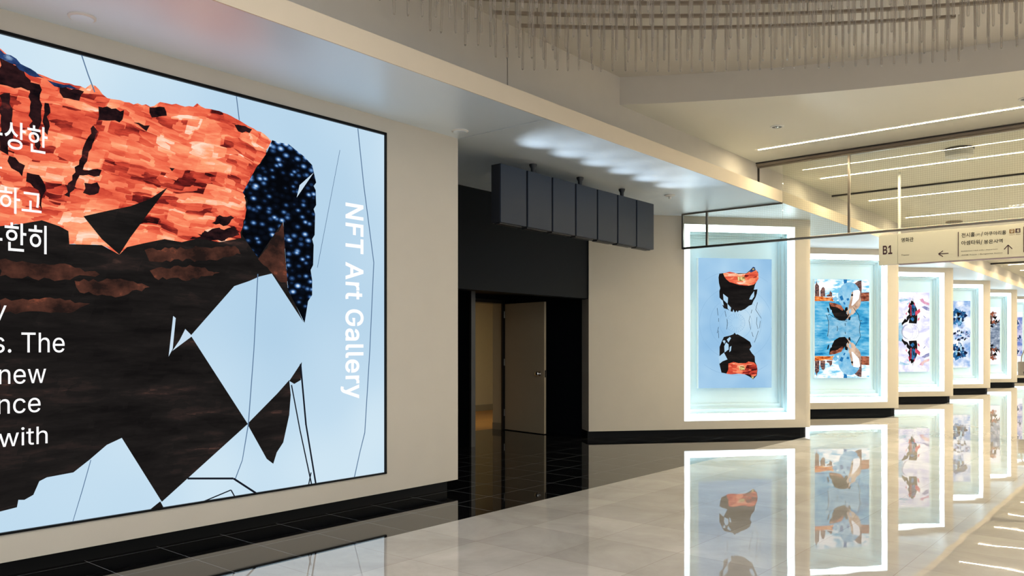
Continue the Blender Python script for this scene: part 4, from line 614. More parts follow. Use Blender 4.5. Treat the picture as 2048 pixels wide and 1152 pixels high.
    'ence': '212,-8 177,-5 145,3 117,16 92,35 72,58 56,85 44,116 37,150 34,187 36,224 44,258 55,290 71,317 91,340 115,359 142,373 172,382 205,384 226,383 246,380 266,374 285,366 303,355 319,341 334,324 347,305 357,282 365,256 370,227 371,194 371,169 75,169 75,221 338,221 310,202 308,226 304,248 298,269 288,286 277,301 263,314 246,323 227,328 205,330 183,328 164,323 146,313 131,301 119,286 109,270 102,251 97,231 96,211 96,178 98,151 102,127 110,106 121,88 135,73 151,61 169,53 190,48 212,46 227,47 241,49 254,53 265,58 276,65 285,73 294,82 300,93 306,105 365,91 358,72 348,55 335,39 320,26 302,14 283,4 261,-3 237,-7 518,227 518,0 456,0 456,379 516,379 516,287 506,287 520,319 536,344 556,362 579,374 604,382 631,384 656,383 678,377 699,369 717,356 732,340 744,321 754,298 759,271 761,240 761,0 700,0 700,235 697,263 690,286 677,304 660,318 639,326 614,329 596,328 580,324 565,317 551,308 540,297 530,283 523,266 519,248 1021,-8 988,-5 958,3 930,16 906,35 886,58 870,85 857,116 850,150 848,187 850,225 857,260 870,291 886,318 906,341 930,360 958,374 988,382 1021,384 1039,384 1057,381 1074,377 1090,371 1105,364 1119,356 1132,346 1143,335 1153,322 1162,308 1170,293 1175,277 1116,262 1113,272 1109,281 1104,289 1098,297 1091,304 1083,311 1075,316 1066,321 1056,325 1045,328 1033,329 1021,330 997,328 977,321 959,310 944,296 931,278 922,258 915,236 911,212 910,187 911,163 915,139 922,117 931,97 944,80 959,66 977,55 997,49 1021,46 1033,47 1045,49 1056,52 1066,55 1076,60 1084,66 1092,73 1099,80 1105,89 1110,98 1115,107 1118,117 1177,102 1171,86 1164,70 1155,56 1144,43 1133,32 1120,21 1106,12 1090,5 1074,-1 1057,-5 1039,-7 1421,-8 1386,-5 1354,3 1326,16 1302,35 1281,58 1265,85 1253,116 1246,150 1243,187 1246,224 1253,258 1265,290 1281,317 1301,340 1324,359 1352,373 1382,382 1414,384 1435,383 1455,380 1475,374 1494,366 1512,355 1529,341 1543,324 1556,305 1566,282 1574,256 1579,227 1580,194 1580,169 1284,169 1284,221 1547,221 1519,202 1518,226 1514,248 1507,269 1498,286 1486,301 1472,314 1455,323 1436,328 1414,330 1393,328 1373,323 1356,313 1341,301 1328,286 1318,270 1311,251 1307,231 1305,211 1305,178 1307,151 1312,127 1320,106 1331,88 1344,73 1360,61 1379,53 1399,48 1422,46 1436,47 1450,49 1463,53 1475,58 1485,65 1495,73 1503,82 1510,93 1515,105 1574,91 1567,72 1557,55 1544,39 1529,26 1512,14 1492,4 1470,-3 1447,-7 309,221 97,221 96,169 516,310 1518,221 1306,221 1306,169|54,53,32 33,32,53 35,34,289 52,51,33 55,32,7 8,7,32 9,8,32 32,33,9 10,9,33 11,10,33 33,51,11 12,11,51 45,17,46 1,61,2 60,2,61 16,47,46 46,17,16 2,60,3 59,3,60 15,48,47 47,16,15 3,59,4 59,58,4 5,4,58 58,57,5 6,5,57 57,56,6 7,6,56 55,7,56 12,51,50 13,12,50 50,49,13 14,13,49 49,48,14 48,15,14 81,64,0 64,63,0 62,0,63 43,19,44 18,44,19 66,65,80 20,42,21 80,65,81 64,81,65 42,20,43 19,43,20 77,76,69 70,69,76 40,39,25 25,24,40 24,23,40 66,80,79 67,66,79 79,78,67 68,67,78 78,77,68 77,69,68 40,23,41 23,22,41 42,41,22 21,42,22 0,62,1 61,1,62 53,54,35 44,18,45 17,45,18 29,28,34 83,82,84 82,120,88 29,34,30 117,116,89 90,89,116 116,115,90 115,91,90 112,93,113 110,95,111 94,111,95 111,94,112 93,112,94 91,115,114 92,91,114 114,113,92 113,93,92 88,120,119 87,88,119 119,118,87 118,117,87 117,89,87 85,88,86 100,99,108 106,105,104 106,104,103 107,106,103 103,102,107 102,101,107 108,107,101 100,108,101 126,125,178 178,177,126 127,126,177 177,176,127 170,169,133 134,133,169 127,176,128 176,175,128 129,128,175 175,174,129 130,129,174 174,173,130 173,172,130 131,130,172 172,171,131 132,131,171 171,170,132 170,133,132 108,99,109 99,98,109 98,97,109 110,109,97 97,96,110 95,110,96 70,76,75 71,70,75 75,74,71 72,71,74 74,73,72 35,54,31 31,30,35 30,34,35 37,36,34 34,28,37 28,27,37 38,37,27 27,26,38 39,38,26 25,39,26 139,164,163 163,140,139 182,121,183 121,182,122 182,181,122 123,122,181 180,123,181 137,166,165 138,137,165 165,164,138 164,139,138 184,206,205 205,185,184 162,161,141 185,205,204 186,185,204 204,203,186 203,187,186 159,143,160 143,142,160 161,160,142 141,161,142 183,121,206 206,184,183 140,163,162 162,141,140 201,200,189 190,189,200 156,155,147 147,146,156 190,200,199 191,190,199 199,198,191 192,191,198 198,197,192 193,192,197 197,196,193 194,193,196 196,195,194 151,150,152 153,152,150 150,149,153 154,153,149 149,148,154 155,154,148 147,155,148 187,203,202 188,187,202 202,201,188 201,189,188 156,146,157 146,145,157 158,157,145 145,144,158 159,158,144 143,159,144 261,260,239 240,239,260 242,241,293 259,258,240 210,266,211 266,265,211 256,255,221 255,222,221 252,224,253 208,268,209 267,209,268 223,254,253 253,224,223 288,271,207 271,270,207 269,207,270 250,226,251 225,251,226 207,269,208 268,208,269 251,225,252 224,252,225 209,267,210 266,210,267 222,255,254 254,223,222 273,272,287 227,249,228 273,287,286 274,273,286 286,285,274 275,274,285 249,248,229 228,249,229 237,236,241 236,235,241 281,280,279 238,242,261 238,237,242 237,241,242 244,243,241 241,235,244 235,234,244 275,285,284 276,275,284 284,283,276 277,276,283 283,282,277 278,277,282 282,281,278 281,279,278 244,234,245 234,233,245 246,245,233 233,232,246 247,246,232 232,231,247 231,230,247 248,247,230 229,248,230 287,272,288 271,288,272 260,261,242 249,227,250 226,250,227 211,265,212 265,264,212 213,212,264 264,263,213 214,213,263 263,262,214 262,239,214 215,214,239 216,215,239 239,240,216 217,216,240 218,217,240 240,258,218 219,218,258 258,257,219 220,219,257 257,256,220 256,221,220 123,180,124 180,179,124 125,124,179 178,125,179 134,169,168 135,134,168 168,167,135 136,135,167 167,166,136 166,137,136 32,55,291 54,32,291 52,33,290 34,36,289 33,53,290 53,35,289 53,289,290 31,54,291 84,82,85 88,85,82 87,89,292 88,87,292 86,88,292 239,262,295 261,239,295 259,240,294 241,243,293 240,260,294 260,242,293 260,293,294 238,261,295',
    'with': '138,0 23,379 87,379 133,214 140,190 147,164 154,137 161,107 168,75 175,41 165,41 172,74 179,105 186,135 192,163 199,189 206,214 252,379 316,379 362,214 368,189 375,163 382,136 388,106 395,75 402,41 391,41 399,75 406,106 413,135 420,163 427,189 434,214 480,379 545,379 429,0 368,0 319,172 305,225 300,243 295,262 291,280 277,338 291,338 277,280 263,225 258,207 253,189 248,172 199,0 620,0 620,379 681,379 681,0 651,443 640,444 630,448 621,455 614,463 610,472 608,483 610,494 614,504 621,512 630,518 640,522 651,524 662,522 672,518 681,512 688,504 692,494 693,483 692,472 688,463 681,455 672,448 662,444 938,379 938,327 740,327 740,379 799,471 860,471 860,98 861,83 864,70 870,61 878,55 889,51 904,50 919,51 935,54 947,2 940,0 933,-2 926,-3 918,-3 910,-4 902,-4 872,-1 846,7 826,21 811,41 802,64 799,93 1075,227 1075,0 1014,0 1014,509 1075,509 1075,287 1064,287 1077,319 1093,344 1113,362 1136,374 1161,382 1188,384 1213,383 1236,377 1256,369 1274,356 1289,340 1302,321 1311,298 1316,271 1318,240 1318,0 1257,0 1257,235 1255,263 1247,286 1234,304 1217,318 1196,326 1171,329 1153,328 1137,324 1122,317 1108,308 1097,297 1087,283 1080,266 1076,248 170,66 397,67 284,309 860,379 860,327 799,327 799,379 1075,314|2,1,3 7,6,0 6,5,0 5,4,0 1,0,4 3,1,4 11,9,49 12,11,49 10,0,49 49,9,10 10,9,145 0,10,8 7,0,8 43,42,147 42,43,17 21,20,37 19,37,20 37,19,38 39,38,19 40,39,19 40,19,41 19,18,41 43,41,18 17,43,18 12,49,48 13,12,48 14,13,48 15,14,48 48,47,15 16,15,47 47,46,16 46,45,16 45,44,16 44,42,16 42,17,16 26,24,23 26,25,146 59,58,60 33,32,34 27,25,35 28,27,35 64,55,65 55,64,56 56,64,57 64,63,57 66,54,77 77,67,66 68,76,75 76,68,77 67,77,68 54,66,55 65,55,66 32,31,34 60,58,57 57,63,60 63,62,60 61,60,62 35,25,36 25,26,36 26,23,36 37,36,23 23,22,37 21,37,22 74,73,72 70,69,72 72,71,70 104,103,86 86,85,104 104,85,105 85,84,105 149,150,84 89,88,100 90,99,98 98,97,90 97,91,90 89,100,99 99,90,89 94,93,92 91,97,96 96,95,91 95,94,91 94,92,91 100,88,101 88,87,101 102,101,87 103,102,87 86,103,87 148,151,149 83,82,148 112,106,144 144,143,112 111,112,143 143,142,111 138,137,116 137,117,116 114,140,139 115,114,139 139,138,115 138,116,115 111,142,141 113,111,141 141,140,113 140,114,113 118,136,135 135,119,118 119,135,134 134,120,119 130,129,128 128,127,130 130,127,131 127,126,131 126,125,131 132,131,125 125,124,132 124,123,132 133,132,123 123,122,133 122,121,133 134,133,121 120,134,121 117,137,136 136,118,117 107,106,108 106,112,108 110,109,112 50,53,51 74,72,75 72,69,75 68,75,69 9,11,145 8,10,145 25,27,146 24,26,146 29,28,35 35,34,31 31,30,35 30,29,35 42,44,147 41,43,147 52,51,53 79,78,148 149,79,148 105,84,150 81,80,150 151,81,150 150,149,151 151,148,82 109,108,112 111,113,152 112,111,152 110,112,152',
    'B1': '40,-20 40,529 242,529 277,527 309,520 338,509 362,493 383,474 398,452 409,427 416,401 418,374 417,351 412,330 404,311 394,295 382,281 368,269 353,260 337,253 335,252 335,279 336,279 355,272 374,262 391,249 407,232 420,213 430,190 436,164 438,136 436,108 429,81 417,57 401,34 379,15 353,0 322,-11 286,-18 247,-20 145,77 244,77 277,79 301,86 317,95 327,107 333,121 335,137 334,150 331,162 325,173 318,184 308,193 296,200 282,206 267,210 248,211 145,211 145,305 237,305 253,306 267,309 279,314 290,321 299,328 306,337 312,347 315,359 316,372 314,388 308,402 299,414 285,423 266,429 239,432 145,432 513,-20 513,75 867,75 867,-20 752,529 752,-20 648,-20 648,428 672,428 528,329 522,437 648,529 364,267 752,75 648,75 648,412|40,57,0 1,0,57 57,58,1 75,74,2 40,0,39 39,41,40 58,57,59 1,58,75 75,2,1 60,56,55 55,61,60 38,42,39 41,39,42 59,57,56 56,60,59 73,3,74 2,74,3 51,20,52 53,52,20 42,38,37 37,43,42 53,20,54 55,54,20 61,55,20 73,72,4 3,73,4 19,22,21 18,24,88 23,18,88 22,19,18 18,23,22 18,19,25 24,18,25 23,17,16 22,23,16 16,15,22 79,78,81 90,89,84 89,90,82 86,85,83 87,86,83 83,84,87 84,80,87 82,77,76 31,30,47 30,29,47 43,37,36 44,43,36 36,35,44 35,34,44 45,44,34 34,33,45 33,32,45 46,45,32 32,31,46 31,47,46 47,29,48 29,28,48 49,48,28 28,27,49 50,49,27 27,26,50 26,25,50 51,50,25 25,19,51 20,51,19 19,21,20 61,20,21 62,61,21 63,62,21 64,63,21 65,64,21 21,22,65 66,65,22 22,15,66 15,14,66 14,13,66 67,66,13 13,12,67 68,67,12 12,11,68 11,10,68 69,68,10 10,9,69 70,69,9 9,8,70 8,7,70 71,70,7 7,6,71 6,5,71 72,71,5 4,72,5 17,23,88 80,84,89 81,78,89 82,81,89 77,82,90 83,85,91 84,83,91 90,84,91'}

# ------------------------------------------------------------------ the setting
X_WALL, X_SOFFIT, X_UPPER, X_DARK, X_DOOR = -5.81, -4.64, -5.03, -7.45, -9.36
X_STONE = -4.80
Z_SOFFIT, Z_FASCIA, Z_HALL, Z_COFFER = 3.66, 3.82, 4.30, 4.62
X_RIGHT, Y_BACK, Y_FAR = 9.0, -9.0, 62.0
Z_GAP = 0.11
PITCH = 5.57
P0, P1 = Vector((-7.43, 10.83)), Vector((-4.88, 13.89))
LEN = (P1 - P0).length
EU = (P1 - P0) / LEN
EN = Vector((EU.y, -EU.x))

mb = MB()
mb.box((X_STONE, Y_BACK, -0.1), (X_RIGHT, Y_FAR, 0), M['marble'])
struct(mb, 'floor', 'polished pale beige marble floor of the hall', 'floor')
mb = MB()
mb.box((X_DOOR - 0.26, Y_BACK, -0.1), (X_STONE, Y_FAR, 0), M['granite'])
struct(mb, 'floor_border', 'polished black granite floor strip along the walls', 'floor')

# left wall with the opening for the big screen
SY0, SY1, SZ0, SZ1 = -1.2, 5.087, 0.29, 3.52
mb = MB()
wx0, wx1 = X_WALL - 0.30, X_WALL
mb.box((wx0, Y_BACK, Z_GAP), (wx1, SY0, Z_SOFFIT), M['wall'])
mb.box((wx0, SY1, Z_GAP), (wx1, 6.07, Z_SOFFIT), M['wall'])
mb.box((wx0, SY0, Z_GAP), (wx1, SY1, SZ0), M['wall'])
mb.box((wx0, SY0, SZ1), (wx1, SY1, Z_SOFFIT), M['wall'])
mb.box((wx0 - 0.1, Y_BACK, Z_GAP), (wx0, 6.07, Z_SOFFIT), M['wall'])
mb.box((X_DARK - 0.3, 5.7, Z_GAP), (wx0, 6.07, Z_SOFFIT), M['black'])
struct(mb, 'wall_left', 'beige wall around the big lit screen', 'wall')
mb = MB()
mb.box((wx0 - 0.1, Y_BACK, 0), (X_WALL - 0.09, 6.0, Z_GAP), M['plinth'])
struct(mb, 'baseboard_left', 'recessed black plinth under the big-screen wall', 'baseboard')

# dark recess: bulkhead, vestibule and the door wall
mb = MB()
mb.box((X_DARK - 0.2, 6.07, 2.27), (X_DARK, 11.2, Z_SOFFIT), M['black'])
mb.box((X_DOOR, 6.07, 2.40), (X_DARK - 0.2, 11.2, 2.55), M['black'])
struct(mb, 'wall_recess_bulkhead', 'black bulkhead wall above the doorway recess', 'wall')
mb = MB()
DY0, DY1, DZ = 9.98, 10.97, 2.31
mb.box((X_DOOR - 0.25, 5.7, 0), (X_DOOR, DY0, 2.55), M['black'])
mb.box((X_DOOR - 0.25, DY1, 0), (X_DOOR, 11.2, 2.55), M['black'])
mb.box((X_DOOR - 0.25, DY0, DZ), (X_DOOR, DY1, 2.55), M['black'])
struct(mb, 'wall_doorway', 'black wall holding the open grey door', 'wall')
mb = MB()
mb.box((X_DOOR, 11.12, 0), (X_DARK + 0.02, 11.3, 2.55), M['black'])
mb.box((X_DOOR, 5.7, 0), (X_DARK, 5.85, 2.55), M['black'])
struct(mb, 'wall_recess_side', 'black side wall to the right of the open door', 'wall')
mb = MB()
mb.box((X_DOOR, 8.78, 0), (-8.14, 8.84, 2.40), M['black'])
mb.box((-8.155, 8.765, 0), (-8.115, 8.855, 2.40), M['frame_dark'])
struct(mb, 'wall_recess_partition', 'thin black partition left of the open door', 'wall')
mb = MB()
j = 0.05
mb.box((X_DOOR - 0.27, DY0 - 0.01, 0), (X_DOOR + 0.012, DY0 + j, DZ), M['frame_dark'])
mb.box((X_DOOR - 0.02, DY1 - j, 0), (X_DOOR + 0.012, DY1 + 0.01, DZ), M['frame_dark'])
mb.box((X_DOOR - 0.25, DY1 - 0.02, 0), (X_DOOR - 0.02, DY1, DZ), M['interior'])
mb.box((X_DOOR - 0.25, DY1 - 0.03, 0), (X_DOOR - 0.02, DY1 - 0.02, 0.12), M['interior_trim'])
mb.box((X_DOOR - 0.27, DY0, DZ - j), (X_DOOR + 0.012, DY1, DZ + 0.01), M['frame_dark'])
struct(mb, 'door_frame', 'dark metal frame around the doorway', 'door frame')
# room behind the door
mb = MB()
mb.box((-13.2, 8.0, -0.1), (X_DOOR - 0.26, 14.6, 0), M['wood'])
struct(mb, 'floor_room', 'orange brown wooden floor of the room behind the door', 'floor')
mb = MB()
mb.box((-13.3, 8.0, 0), (-12.5, 14.6, 2.8), M['interior'])
mb.box((-12.5, 14.4, 0), (X_DOOR - 0.25, 14.6, 2.8), M['interior'])
mb.box((-12.5, 8.0, 0), (X_DOOR - 0.25, 8.2, 2.8), M['interior'])
mb.box((-13.3, 8.0, 2.8), (X_DOOR - 0.25, 14.6, 2.9), M['interior'])
mb.box((-12.5, 8.2, 0), (-12.48, 14.4, 0.14), M['interior_trim'])
mb.box((-12.5, 14.37, 0), (X_DOOR - 0.25, 14.4, 0.14), M['interior_trim'])
struct(mb, 'wall_room', 'plain beige walls of the room behind the door', 'wall')
lamp = thing('ceiling_lamp', 'dim ceiling lamp inside the room behind the open door', 'lamp', (-10.9, 11.6, 2.8))
mb = MB()
mb.lathe([(0.16, 0), (0.16, -0.03), (0.12, -0.06)], M['white_plastic'], lambda x, y, z: (x - 10.9, y + 11.6, z + 2.8))
mb.build('lamp_shade', lamp, smooth=True)
lr = area_lamp('room_lamp_light', (-10.9, 11.6, 2.72), 0.3, 0.3, 26, (1.0, 0.87, 0.50))

# soffit: underside, fascia and the seam between its panels
mb = MB()
mb.box((X_DARK - 0.4, Y_BACK, Z_SOFFIT), (X_SOFFIT - 0.012, 6.072, Z_FASCIA), M['soffit'])
mb.box((X_DARK - 0.4, 6.088, Z_SOFFIT), (X_SOFFIT - 0.012, Y_FAR, Z_FASCIA), M['soffit'])
mb.box((X_DARK - 0.4, 6.07, Z_SOFFIT + 0.012), (X_SOFFIT - 0.012, 6.09, Z_FASCIA), M['frame_dark'])
struct(mb, 'ceiling_soffit', 'low glossy white soffit running along the left wall', 'ceiling')
mb = MB()
mb.box((X_SOFFIT - 0.012, Y_BACK, Z_SOFFIT - 0.004), (X_SOFFIT, Y_FAR, Z_FASCIA + 0.01), M['fascia'])
struct(mb, 'trim_1', 'beige fascia edge of the low soffit', 'trim')
mb = MB()
mb.box((X_UPPER - 0.2, Y_BACK, Z_FASCIA), (X_UPPER, 5.94, 4.75), M['upper'])
mb.box((X_UPPER - 0.2, 5.956, Z_FASCIA), (X_UPPER, Y_FAR, 4.75), M['upper'])
struct(mb, 'wall_upper', 'taupe wall above the soffit below the high ceiling', 'wall')

# hall ceiling with the round coffer
CX, CY, CR = 1.34, -1.61, 11.5
mb = MB()
N = 64
xs = [X_UPPER + (X_RIGHT - X_UPPER) * i / N for i in range(N + 1)]
arc = [(x, CY + math.sqrt(CR * CR - (x - CX) ** 2)) for x in xs]
for (xa, ya), (xb, yb) in zip(arc[:-1], arc[1:]):
    mb.face([(xa, ya, Z_HALL), (xb, yb, Z_HALL), (xb, Y_FAR, Z_HALL), (xa, Y_FAR, Z_HALL)], M['ceiling'])
    mb.face([(xa, ya, 4.75), (xb, yb, 4.75), (xb, Y_FAR, 4.75), (xa, Y_FAR, 4.75)], M['ceiling'])
struct(mb, 'ceiling_hall', 'cream hall ceiling with recessed light strips', 'ceiling', fix=False)
mb = MB()
for (xa, ya), (xb, yb) in zip(arc[:-1], arc[1:]):
    mb.face([(xa, ya, Z_HALL), (xb, yb, Z_HALL), (xb, yb, 4.75), (xa, ya, 4.75)], M['upper'])
o = struct(mb, 'ceiling_coffer_edge', 'curved taupe bulkhead edge of the round ceiling coffer', 'ceiling', fix=False)
o.data.polygons.foreach_set('use_smooth', [True] * len(o.data.polygons))
mb = MB()
mb.box((X_UPPER, Y_BACK, Z_COFFER), (X_RIGHT, 10.2, Z_COFFER + 0.1), M['upper'])
struct(mb, 'ceiling_coffer', 'taupe ceiling of the round coffer above the hanging rods', 'ceiling')
mb = MB()
mb.box((X_UPPER, 15.27, Z_HALL - 0.03), (X_RIGHT, 15.31, Z_HALL), M['frame_dark'])
struct(mb, 'trim_2', 'thin dark track line across the hall ceiling', 'trim')
mb = MB()
mb.box((X_UPPER, 31.2, Z_HALL - 0.05), (X_RIGHT, 31.26, Z_HALL), M['frame_dark'])
struct(mb, 'trim_3', 'far dark track line across the hall ceiling', 'trim')
mb = MB()
mb.box((-12, Y_FAR, 0), (X_RIGHT, Y_FAR + 0.2, 4.75), M['wall'])
struct(mb, 'wall_far', 'beige end wall of the hall', 'wall')

# saw-tooth display walls
THEME = ['the red and black rock picture', 'the checkered ball picture', 'the red and black shard picture', 'the navy shard picture',
         'the brown shard picture', 'the violet sky picture', 'no picture, next to last of the row', 'no picture, last of the row']
WALLS = 8


def frame_of(k):
    o = P0 + Vector((0, PITCH * k))
    return lambda u, n, z: (o.x + EU.x * u + EN.x * n, o.y + EU.y * u + EN.y * n, z)


NU0, NU1, NZ0, NZ1 = 1.643, 3.643, 0.250, 3.530
RC = 0.14
for k in range(WALLS):
    T = frame_of(k)
    mb = MB()
    D = -0.42
    mb.box((0, D, Z_GAP), (NU0, 0, Z_SOFFIT), M['wall'], T)
    mb.box((NU1, D, Z_GAP), (LEN - RC, 0, Z_SOFFIT), M['wall'], T)
    mb.box((NU0, D, NZ1), (NU1, 0, Z_SOFFIT), M['wall'], T)
    mb.box((NU0, D, Z_GAP), (NU1, 0, NZ0), M['wall'], T)
    foot = [(LEN - RC + RC * math.sin(a), -RC + RC * math.cos(a)) for a in [math.pi / 2 * i / 8 for i in range(9)]]
    foot += [(4.279, -3.565), (3.98, -3.565), (LEN - RC - 0.1, D), (LEN - RC, D)]
    mb.prism(foot, Z_GAP, Z_SOFFIT, M['wall'], T)
    o = struct(mb, 'wall_display', 'beige angled wall holding ' + THEME[k], 'wall')
    o.data.polygons.foreach_set('use_smooth', [True] * len(o.data.polygons))
    o.data.set_sharp_from_angle(angle=math.radians(30))
    mb = MB()
    ins = 0.07
    mb.prism([(0, -ins), (LEN - RC - ins, -ins), (LEN - ins - 0.05, -ins - 0.03), (LEN - ins, -RC), (4.1, -3.5), (3.9, -3.5), (LEN - 0.4, -0.42), (0, -0.42)], 0, Z_GAP, M['plinth'], T)
    struct(mb, 'baseboard_display', 'recessed black plinth under the angled wall with ' + THEME[k], 'baseboard')

# ------------------------------------------------------------------ the big screen
scr = thing('wall_screen', 'huge lit wall screen showing red rock, white lettering and pale blue sky', 'screen', (X_WALL, 2, SZ0))
mb = MB()
mb.box((X_WALL - 0.12, SY0 + 0.005, SZ0 + 0.005), (X_WALL - 0.012, SY1 - 0.005, SZ1 - 0.005), M['monitor'])
mb.build('casing', scr)
mb = MB()
b = 0.014
for lo, hi in (((SY0, SZ0), (SY1, SZ0 + b)), ((SY0, SZ1 - b * 1.6), (SY1, SZ1)), ((SY0, SZ0), (SY0 + b, SZ1)), ((SY1 - b, SZ0), (SY1, SZ1))):
    mb.box((X_WALL - 0.012, lo[0], lo[1]), (X_WALL + 0.012, hi[0], hi[1]), M['plinth'])
mb.build('bezel', scr)
mb = MB()
xf = X_WALL - 0.0115
mb.face([(xf, SY0 + b, SZ0 + b), (xf, SY1 - b, SZ0 + b), (xf, SY1 - b, SZ1 - b * 1.6), (xf, SY0 + b, SZ1 - b * 1.6)], M['sky'])
layer = 0
lo_z, hi_z, lo_y, hi_y = SZ0 + b, SZ1 - b * 1.6, SY0 + b, SY1 - b


def clip(poly):
    """clip a polygon to the lit area of the screen"""
    for ax, lim, sgn in ((0, lo_y, 1), (0, hi_y, -1), (1, lo_z, 1), (1, hi_z, -1)):
        out = []
        for i in range(len(poly)):
            a, c = poly[i - 1], poly[i]
            ia, ic = (a[ax] - lim) * sgn >= 0, (c[ax] - lim) * sgn >= 0
            if ia != ic:
                t = (lim - a[ax]) / (c[ax] - a[ax])
                out.append((a[0] + (c[0] - a[0]) * t, a[1] + (c[1] - a[1]) * t))
            if ic:
                out.append(c)
        poly = out
        if len(poly) < 3:
            return None
    return poly


random.seed(8)


def ragged(poly, step=0.035, amp=0.016):
    """broken rock edge: short steps along each side"""
    out = []
    for i in range(len(poly)):
        a, c = Vector(poly[i - 1]), Vector(poly[i])
        n = max(1, int((c - a).length / step))
        d = c - a
        p = Vector((-d.y, d.x)).normalized() if d.length > 1e-6 else Vector((0, 0))
        for q in range(n):
            k = random.uniform(-amp, amp) if q else random.uniform(-amp, amp) * 0.3
            out.append(tuple(a + d * (q / n) + p * k))
    return out


for mn, pts in unpack(BIG_ART):
    if mn in ('red', 'crev', 'navy', 'brown'):
        pts = ragged(pts, 0.03, 0.008 if mn == 'red' else 0.014)
    pts = clip(pts)
    if not pts:
        continue
    layer += 1
    x = xf + 0.0002 * layer
    mb.face([(x, y, z) for y, z in pts], M[mn])
pic = mb.build('picture', scr, fix=False)


def word_cuts(s, za, zb):
    """bands of z between the words of a line that runs downwards"""
    xs = sorted(int(v.split(',')[0]) for v in LETTERS[s].split('|')[0].split())
    gaps = sorted(((c - a, (a + c) / 2) for a, c in zip(xs[:-1], xs[1:])), reverse=True)[:s.count(' ')]
    k = (zb - za) / (xs[-1] - xs[0])
    cuts = [zb + 1] + [zb - (g - xs[0]) * k for _, g in sorted(gaps, key=lambda q: q[1])] + [za - 1]
    return list(zip(cuts[:-1], cuts[1:]))


x_txt = xf + 0.0002 * (layer + 4)
mb = MB()
for s, r in SCREEN_TEXT:
    text_faces(mb, s, r, lambda a, z: (x_txt, a, z), M['letter'], 0.008)
mb.build('lettering', pic, fix=False)
y0, z0, y1, z1 = SCREEN_VERTICAL
WORD_CUTS = word_cuts('NFT Art Gallery', z0, z1)
# runs downwards: text x -> -z, text up -> +y
vs_all = [v.split(',') for v in LETTERS['NFT Art Gallery'].split('|')[0].split()]
mb = MB()
text_faces(mb, 'NFT Art Gallery', (0, 0, z1 - z0, y1 - y0), lambda a, c: (x_txt, y0 + c, z1 - a), M['letter'])
zs = [min(v[2] for v in [mb.v[i] for i in f]) for f in mb.f]
for hi_, lo_ in WORD_CUTS:
    w_ = MB()
    for f, z_ in zip(mb.f, zs):
        if lo_ <= z_ < hi_:
            w_.face([mb.v[i] for i in f], M['letter'])
    w_.build('lettering', pic, fix=False)

# ------------------------------------------------------------------ lit display cases
random.seed(4)
ART = {0: unpack(ART_D1), 1: unpack(ART_D2), 2: unpack(ART_D3)}
BASE = ['bluebase', 'cloud', 'lavbase', 'bluecloud', 'greybase', 'violet', 'bluebase', 'lavbase']


def shards(n, cx, cy, rx, ry, mats, lo=0.02, hi=0.07):
    out = []
    for _ in range(n):
        t, r = random.uniform(0, 6.283), math.sqrt(random.random())
        x, y = cx + rx * r * math.cos(t), cy + ry * r * math.sin(t)
        t0 = random.uniform(0, 6.283)
        pts = []
        for q in range(random.choice((3, 4))):
            rr = random.uniform(lo, hi)
            pts.append((min(0.99, max(0.01, x + rr * math.cos(t0 + q * 1.8))), min(0.99, max(0.01, y + 0.6 * rr * math.sin(t0 + q * 1.8)))))
        out.append((random.choice(mats), pts))
    return out


def mirrored(l):
    return l + [(m_, [(x, 1 - y) for x, y in p][::-1]) for m_, p in l]


ART[3] = mirrored(shards(60, 0.58, 0.25, 0.30, 0.11, ['blue', 'navy', 'blue', 'pblue', 'dark'], 0.03, 0.09)) + shards(36, 0.75, 0.5, 0.30, 0.11, ['navy', 'blue', 'lav', 'blk'], 0.02, 0.05)
ART[4] = [('white', [(0, 0), (1, 0), (1, 0.22), (0, 0.3)]), ('white', [(0, 0.72), (1, 0.8), (1, 1), (0, 1)])] + \
    mirrored(shards(46, 0.72, 0.20, 0.30, 0.09, ['dark', 'rust', 'town', 'white', 'pblue'], 0.04, 0.11)) + mirrored(shards(22, 0.55, 0.34, 0.2, 0.06, ['dark', 'blk', 'white'], 0.03, 0.08))
ART[5] = [('white', [(0, 0), (1, 0), (1, 0.1), (0, 0.12)]), ('white', [(0, 0.85), (1, 0.88), (1, 1), (0, 1)])] + mirrored(shards(40, 0.6, 0.22, 0.25, 0.1, ['blue', 'navy', 'white'], 0.03, 0.09)) + shards(20, 0.7, 0.5, 0.3, 0.06, ['navy', 'blue'], 0.02, 0.06)
ART[6] = mirrored(shards(40, 0.5, 0.25, 0.25, 0.1, ['crim', 'dark', 'white'], 0.03, 0.09))
ART[7] = mirrored(shards(40, 0.5, 0.25, 0.25, 0.1, ['blue', 'dark', 'gold'], 0.03, 0.09))
CASE_LABEL = [
    'lit display case picturing two red-topped checkered black rocks on pale blue',
    'lit display case picturing a pale blue checkered ball over bright blue water',
    'lit display case picturing a red and black shard figure on lavender white',
    'lit display case picturing navy blue shards on white and blue cloud',
    'lit display case picturing brown shards over grey water',
    'lit display case with violet blue sky beside the person at the far right edge',
    'farthest but one lit display case of the angled row', 'farthest lit display case of the angled row']
U0, U1, V0, V1 = 1.964, 3.300, 0.785, 2.990
VIS0 = [0, 0, 0, 0, 0, 0, 0, 0]
